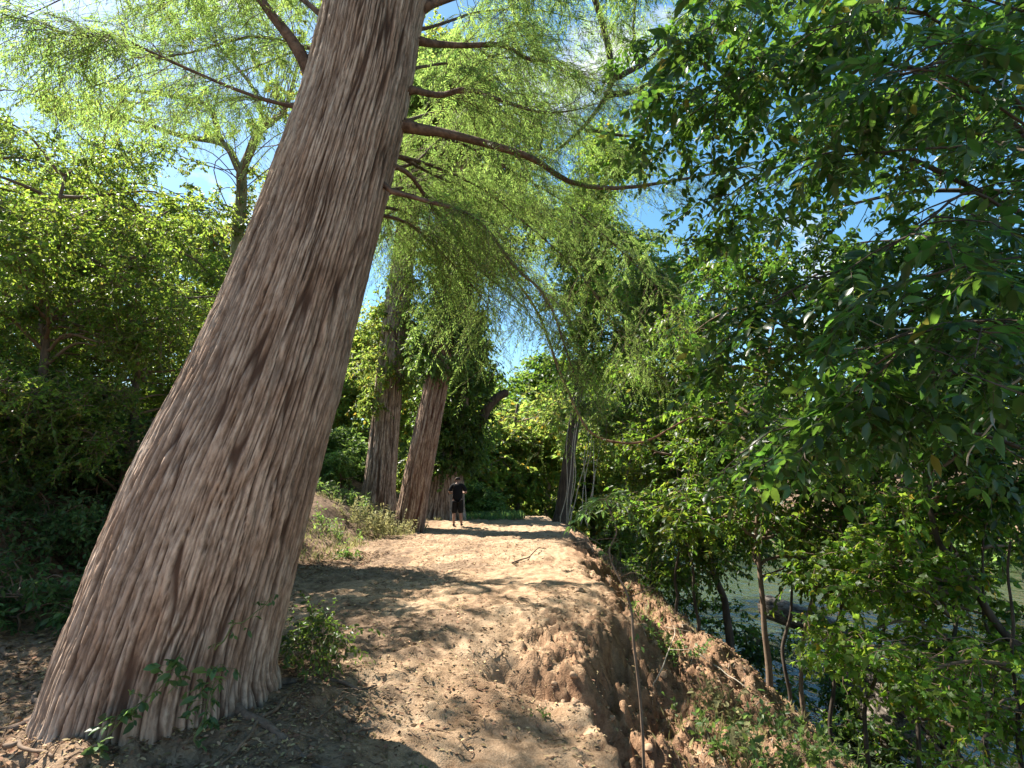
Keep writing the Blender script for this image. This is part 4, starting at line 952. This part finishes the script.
weeds('pale green weeds in front of the grey-brown trunk', 350, 18, 70, .6, .6, M_weed, 822, .11)
weeds('low pale weeds beside the huge trunk on the slope', 325, 14.5, 50, .4, .5, M_weed, 823, .08)
weeds('dry grass tuft at the foot of the reddish trunk', 396, 17.8, 50, .5, .3, M_dry, 824, .09)
weeds('small green weed on the path edge in front of the tall weeds', 352, 12.5, 16, .22, .12, M_weed, 825, .07, 'ovate')
weeds('green weed sprig at the bottom centre of the path', 420, 3.62, 7, .16, .05, M_lush, 826, .035, 'ovate', nl=7)
weeds('tiny weed on the near platform beside the gully', 545, 4.9, 6, .10, .05, M_weed, 827, .03, 'ovate', nl=6)
BW = [(650, 7.6, 'leafy weed halfway along the eroded bank'), (690, 8.4, 'pale weed higher on the bench left of the straight sapling'), (705, 5.6, 'broad-leaved weed on the bench above the gully wall'), (735, 5.3, 'broad-leaved weed right of the gully on the bench'), (760, 5.0, 'low green plant on the bank slope at the lower right'),
      (745, 6.2, 'weed growing below the straight sapling'), (790, 5.4, 'pale weed near the bank lip at the lower right'), (700, 6.6, 'dry weed in the middle of the bench'), (820, 6.0, 'weed on the steep slope at lower right'), (780, 4.6, 'green weed close to the camera at the bank lip'), (720, 4.6, 'small weed hanging over the gully wall'), (640, 9.0, 'weed at the foot of the sunlit mound')]
for k, (px, Yt, lab) in enumerate(BW):
    weeds(lab, px, Yt, 20, .36, .14, [M_weed, M_lush, M_weed, M_dry][k % 4], 840 + k, .06, 'ovate', nl=9)
# seedlings climbing on the big trunk
def climber(label, pxs, seed, n, size):
    rng = np.random.default_rng(seed); P = np.array([at(a, b, c) for a, b, c in pxs])
    # keep the stem just outside the bark
    t = thing('climbing_vine', label, 'vine', P[0]); g, gl = G(), G()
    Q = tube1(g, P - P[0], .006, .002, 24, 5, rng, .012)
    i = rng.integers(1, len(Q), n); S = Q[i]
    B = twigs(rng, S, rng.normal(size=(n, 3)) * [1, .3, .6] + [0, -.7, .1], .04 + .10 * rng.random(n), 4, .2); tubes(g, B, np.full((n, 4), .0015), 3, cap=False)
    leaf_twigs(rng, gl, B, 3, size, 'ovate', .9, .3, .5); link('stem', g.mesh('stem', M_stem), t); link('leaves', gl.mesh('leaves', M_lush, False), t)
climber('green vine with heart-shaped leaves creeping up the left foot of the huge trunk', [(85, 768, 3.45), (110, 735, 3.55), (140, 705, 3.62), (165, 680, 3.66), (182, 655, 3.68)], 861, 34, .06)
climber('small green vine clump at the front foot of the huge trunk', [(195, 742, 3.58), (205, 715, 3.64), (212, 690, 3.68), (220, 665, 3.70)], 862, 30, .055)
climber('few vine leaves higher up on the right side of the huge trunk', [(215, 650, 3.72), (235, 625, 3.76), (255, 610, 3.84), (270, 598, 3.95)], 863, 9, .04)

# bare sapling stem standing out of the gully
def sapling():
    rng = np.random.default_rng(871); P = np.array([at(640, 715, 5.05), at(636, 655, 5.15), at(628, 600, 5.3), at(612, 560, 5.5), at(614, 530, 5.6), at(606, 500, 5.7)])
    P[0][2] = hz(P[0][0], P[0][1]) - .05; b = P[0]; t = thing('bare_sapling', 'bare thin sapling with drooping leaf tuft growing out of the gully', 'sapling', b); g, gl = G(), G()
    Q = tube1(g, P - b, .014, .006, 30, 6, rng, .012)
    for k in (12, 15, 17, 20, 26):
        s = Q[k]; tube1(g, [s, s + [.15 * rng.normal(), .1 * rng.normal(), .08], s + [.3 * rng.normal(), .2 * rng.normal(), .02]], .005, .002, 8, 4, rng, .01)
    S = np.repeat(Q[-1:], 9, 0); pinnate(rng, gl, g, S, rng.normal(size=(9, 3)) * [1, 1, .3] + [0, 0, .3], np.tile([0, 0, 1.0], (9, 1)) + rng.normal(size=(9, 3)) * .2, .28 + .1 * rng.random(9), 8, .26, 'lance', .8)
    i = rng.integers(8, 28, 14); leaf_twigs(rng, gl, twigs(rng, Q[i], rng.normal(size=(14, 3)), .1 + .1 * rng.random(14), 4), 4, .045, 'ovate')
    link('stem', g.mesh('stem', M_twig), t); link('leaves', gl.mesh('leaves', M_lush, False), t)
sapling()

# ------------------------------------------------------------------ logs, sticks, stones
def log(label, pts, r, seed, m=None):
    P = np.array(pts, float); b = P[0].copy(); t = thing('fallen_log', label, 'log', b)
    bark_trunk('trunk', P - b, [r * 1.1, r, r * .85][:len(P)] if len(P) == 3 else r * np.linspace(1.1, .8, len(P)), 60, 120, m or M_greylog, t, .025, 7, .6, 0, 5, seed)
M_greylog = cypress_bark('weathered_log', (.10, .085, .07), (.24, .21, .18), (.03, .025, .02))
log('big dark fallen log lying half in the water below the straight sapling', [at(768, 607, 17) , at(810, 622, 15.2), at(850, 640, 13.6)], .30, 91)
log('second dark log on the shore lower down, behind the bright maple', [at(845, 672, 11.6), at(872, 706, 10.2), at(905, 738, 9.2)], .34, 92)
log('thin grey driftwood trunk at the water edge at lower right', [at(860, 665, 10.6), at(905, 705, 9.2), at(960, 765, 7.8)], .12, 93)
def stick(label, pts2, r, seed, m=None, name='dead_branch', forks=0):
    rng = np.random.default_rng(seed); P = np.array([[x, y, hz(x, y) + r * .8 + dz] for x, y, dz in pts2]); b = P[0].copy()
    t = link(name, None) if False else None
    g = G(); Q = tube1(g, P - b, r, r * .5, 22, 7, rng, r * .8)
    for k in range(forks):
        s = Q[rng.integers(5, 18)]; tube1(g, [s, s + [rng.normal() * .12, rng.normal() * .12, .05], s + [rng.normal() * .25, rng.normal() * .25, .06]], r * .5, r * .2, 8, 5, rng, .01)
    o = link(name, g.mesh(name, m or M_twig), None, b); tag(o, label, 'branch')
def gpt(px, py):
    t = np.concatenate([np.arange(1, 10, .02), np.arange(10, 60, .08)])[:, None]
    p = CAM + ray(px, py) * t; i = np.argmax(p[:, 2] < height(p[:, 0], p[:, 1]))
    return p[i, 0], p[i, 1]
def gstick(label, pxs, r, seed, **k): stick(label, [(*gpt(a, b), c) for a, b, c in pxs], r, seed, **k)
gstick('crooked dark root lying across the sunlit path', [(512, 564, 0), (528, 560, .02), (538, 552, .03), (546, 549, 0)], .014, 901, m=M_dbark, name='exposed_root')
gstick('short stick on the path near the bottom centre', [(348, 734, 0), (362, 733, .01), (373, 731, 0)], .014, 902)
gstick('thin forked twig on the ground right of the huge trunk', [(300, 735, 0), (325, 715, .01), (345, 705, .01)], .008, 903, forks=2)
gstick('long thin root running from the huge trunk towards the camera', [(285, 700, 0), (262, 725, .01), (240, 750, .01), (222, 766, 0)], .014, 904)
gstick('broken pale wood piece at the bottom left corner', [(2, 755, .02), (25, 757, .03), (52, 762, .01)], .016, 905, m=M_twig)
gstick('dark stick on the shaded ground at the left edge', [(0, 655, .02), (12, 660, .02), (26, 666, 0)], .02, 906)
gstick('thin branch lying along the mound edge', [(560, 525, .02), (585, 537, .03), (612, 552, .02), (640, 566, .02)], .018, 907)
gstick('pale forked dead twig on the eroded bank', [(655, 690, .05), (668, 670, .16), (676, 650, .25), (672, 640, .3)], .008, 908, m=M_pale, forks=3)
gstick('grey stick lying across the bench', [(700, 660, .02), (720, 672, .03), (745, 690, .02)], .01, 909, m=M_pale)
# clods that have broken off the scarp
cm = plain('clod_soil', (.33, .22, .14), .95, .3, 10)
rng = np.random.default_rng(921)
def blobmesh(name, r, seed, m):
    import bmesh
    bm = bmesh.new(); bmesh.ops.create_icosphere(bm, subdivisions=3, radius=1); me = bpy.data.meshes.new(name); bm.to_mesh(me); bm.free()
    c = np.zeros(len(me.vertices) * 3, np.float32); me.vertices.foreach_get('co', c); c = c.reshape(-1, 3)
    n = fbm(c[:, 0] * 1.3 + seed, c[:, 1] * 1.3, c[:, 2] * 1.3, 4, seed); c = c * (.6 + .9 * (n[:, None] - .2)) * [1, .85, .65] * r
    me.vertices.foreach_set('co', c.astype(np.float32).ravel()); me.polygons.foreach_set('use_smooth', np.ones(len(me.polygons), bool)); me.materials.append(m); me.update(); return me
cms = [blobmesh('soil_clod', 1, 5 + k, cm) for k in range(4)]
for k in range(90):
    yy = 4.6 + rng.random() * 3.6; x = edge(yy) + rng.normal() * .45 + .15
    o = link('soil_clod', cms[k % 4], None, (x, yy, hz(x, yy) + .005)); s = .015 + .05 * rng.random() ** 2.2; o.scale = (s, s, s); o.rotation_euler = (rng.random() * .6, rng.random() * .6, rng.random() * 6)
    tag(o, 'crumbled clod of tan soil lying on the slumped bank', 'clod', 'soil clods on the slumped bank')
# leaf litter, grass
M_lit2 = leaf_mat('pale_dead_leaf', (.40, .29, .17), (.3, .2, .1), .15, .8, .4, .03, .1)
def litter(name, n, sampler, size, m, seed, kind='ovate'):
    rng = np.random.default_rng(seed); xy = sampler(rng, n); z = height(xy[:, 0], xy[:, 1])
    pos = np.stack([xy[:, 0], xy[:, 1], z + .008], -1); g = G(); a = rng.random(len(pos)) * 6.3
    leaves(g, pos, np.stack([np.cos(a), np.sin(a), rng.normal(size=len(pos)) * .25], -1), np.array([0, 0, 1.0]) + rng.normal(size=(len(pos), 3)) * .35, size * (.5 + rng.random(len(pos))), kind)
    o = link(name, g.mesh(name, m, False)); o['kind'] = 'stuff'; o['label'] = 'scattered dead leaves and chips on the ground'; return o
def s_path(rng, n):
    y = 3.2 + 17 * rng.random(n) ** 1.6; x = bank(y) + (edge(y) + 1.6 - bank(y)) * rng.random(n); k = fbm(x * .8, y * .8, seed=71) + .12 * (x < -.6) + .10 * (x > edge(y) + .3); return np.stack([x, y], -1)[k > .5]
def s_left(rng, n):
    y = 3.2 + 10 * rng.random(n); x = bank(y) + 1.4 - 5 * rng.random(n); return np.stack([x, y], -1)
def s_bench(rng, n):
    y = 3.6 + 12 * rng.random(n); e = edge(y); x = e + .5 + (lip(y) + .9 - e) * rng.random(n); return np.stack([x, y], -1)
litter('leaf_litter', 13000, s_path, .036, M_lit, 931)
litter('leaf_litter', 20000, s_left, .05, M_lit, 932)
litter('leaf_litter', 26000, s_bench, .04, M_lit, 933)
def twig_litter(n, sampler, m, seed):
    rng = np.random.default_rng(seed); xy = sampler(rng, n); n = len(xy); L = .03 + .13 * rng.random(n) ** 2; a = rng.random(n) * 6.3
    D = np.stack([np.cos(a), np.sin(a)], -1) * L[:, None] / 2; K = 4; P = np.zeros((n, K, 3))
    for k, s in enumerate(np.linspace(-1, 1, K)):
        P[:, k, :2] = xy + D * s + rng.normal(size=(n, 2)) * .05 * L[:, None]; P[:, k, 2] = height(P[:, k, 0], P[:, k, 1]) + .004
    g = G(); tubes(g, P, (.0012 + .003 * rng.random(n))[:, None].repeat(K, 1), 4, cap=False); o = link('twig_litter', g.mesh('twig_litter', m)); o['kind'] = 'stuff'; o['label'] = 'small broken twigs strewn over the soil'
def s_base(rng, n):
    a = rng.random(n) * 6.3; r_ = .66 + .6 * rng.random(n) ** 1.8; return np.stack([-2.25 + r_ * np.cos(a), 4.38 + r_ * np.sin(a)], -1)
litter('leaf_litter', 2600, s_base, .035, M_lit, 935); litter('leaf_litter', 1200, s_base, .03, M_lit2, 936); twig_litter(700, s_base, M_twig, 954)
twig_litter(3500, s_path, M_twig, 951); twig_litter(1500, s_left, M_twig, 952); twig_litter(2500, s_bench, M_pale, 953)
litter('leaf_litter', 15000, s_path, .03, M_lit2, 934)
def grass(label, n, sampler, h, m, seed):
    rng = np.random.default_rng(seed); xy = sampler(rng, n); z = height(xy[:, 0], xy[:, 1]); pos = np.stack([xy[:, 0], xy[:, 1], z - .005], -1)
    g = G(); leaves(g, pos, np.stack([rng.normal(size=len(pos)) * .5, rng.normal(size=len(pos)) * .5, np.ones(len(pos))], -1), rng.normal(size=(len(pos), 3)) + [0, -1, 0], h * (.5 + rng.random(len(pos))), 'needle')
    o = link('grass', g.mesh('grass', m, False)); o['kind'] = 'stuff'; o['label'] = label
def s_slope(rng, n):
    y = 12 + 16 * rng.random(n); x = bank(y) + .5 - 4 * rng.random(n); k = fbm(x * .7, y * .7, seed=81); return np.stack([x, y], -1)[k > .5]
def s_bg(rng, n):
    y = 4 + 12 * rng.random(n); e = edge(y); x = e + .6 + (lip(y) + .6 - e) * rng.random(n); k = fbm(x * 1.1, y * 1.1, seed=82); return np.stack([x, y], -1)[k > .52]
def s_crest(rng, n):
    y = 24.5 + 5 * rng.random(n); x = -3.5 + 4.0 * rng.random(n); return np.stack([x, y], -1)
grass('dry grass on the sunny slope by the trunks', 7000, s_slope, .14, M_dry, 941)
grass('dry grass on the eroded bench', 9000, s_bg, .09, M_dry, 942)
grass('green grass behind the person on the crest', 5000, s_crest, .2, M_lush, 943)

# ------------------------------------------------------------------ light
SUN_EL, SUN_AZ = R(51), R(57)      # azimuth to the left of the view direction
d = np.array([-math.sin(SUN_AZ) * math.cos(SUN_EL), math.cos(SUN_AZ) * math.cos(SUN_EL), math.sin(SUN_EL)])
from mathutils import Vector
L = bpy.data.lights.new('sun', 'SUN'); lo = bpy.data.objects.new('sun', L); col.objects.link(lo)
L.energy = 5.0; L.angle = R(.5); L.color = (1, .93, .82); lo.rotation_euler = Vector(d).to_track_quat('Z', 'Y').to_euler(); lo.location = (-10, 10, 20)
w = bpy.data.worlds.new('World'); sc.world = w; w.use_nodes = True; nt = w.node_tree
bg = nt.nodes['Background']; sky = nt.nodes.new('ShaderNodeTexSky'); sky.sky_type = 'NISHITA'; sky.sun_disc = False
sky.sun_elevation = SUN_EL; sky.sun_rotation = -SUN_AZ; sky.air_density = 1.0; sky.dust_density = .6; sky.ozone_density = 1.0
hs = nt.nodes.new('ShaderNodeHueSaturation'); hs.inputs['Saturation'].default_value = 1.25; hs.inputs['Hue'].default_value = .485
nt.links.new(sky.outputs[0], hs.inputs['Color'])
tc = nt.nodes.new('ShaderNodeTexCoord'); n = nt.nodes.new('ShaderNodeTexNoise'); n.inputs['Scale'].default_value = 2.4; n.inputs['Detail'].default_value = 7; n.inputs['Roughness'].default_value = .6
mp = nt.nodes.new('ShaderNodeMapping'); mp.inputs['Scale'].default_value = (1, 1, 1.8); mp.inputs['Location'].default_value = (.4, .1, .0)
nt.links.new(tc.outputs['Generated'], mp.inputs[0]); nt.links.new(mp.outputs[0], n.inputs['Vector'])
cr = nt.nodes.new('ShaderNodeValToRGB'); cr.color_ramp.elements[0].position = .57; cr.color_ramp.elements[1].position = .68
nt.links.new(n.outputs[0], cr.inputs[0])
mx = nt.nodes.new('ShaderNodeMix'); mx.data_type = 'RGBA'; nt.links.new(cr.outputs[0], mx.inputs['Factor']); nt.links.new(hs.outputs[0], mx.inputs['A']); mx.inputs['B'].default_value = (6.0, 6.0, 6.2, 1)
nt.links.new(mx.outputs['Result'], bg.inputs[0]); bg.inputs[1].default_value = .075
vs = sc.view_settings; vs.view_transform = 'Standard'; vs.look = 'None'; vs.exposure = 1.75; vs.gamma = 1; vs.use_curve_mapping = False
c = sc.cycles
c.max_bounces = 6; c.diffuse_bounces = 4; c.glossy_bounces = 2; c.transmission_bounces = 4; c.use_denoising = True; c.sample_clamp_indirect = 6
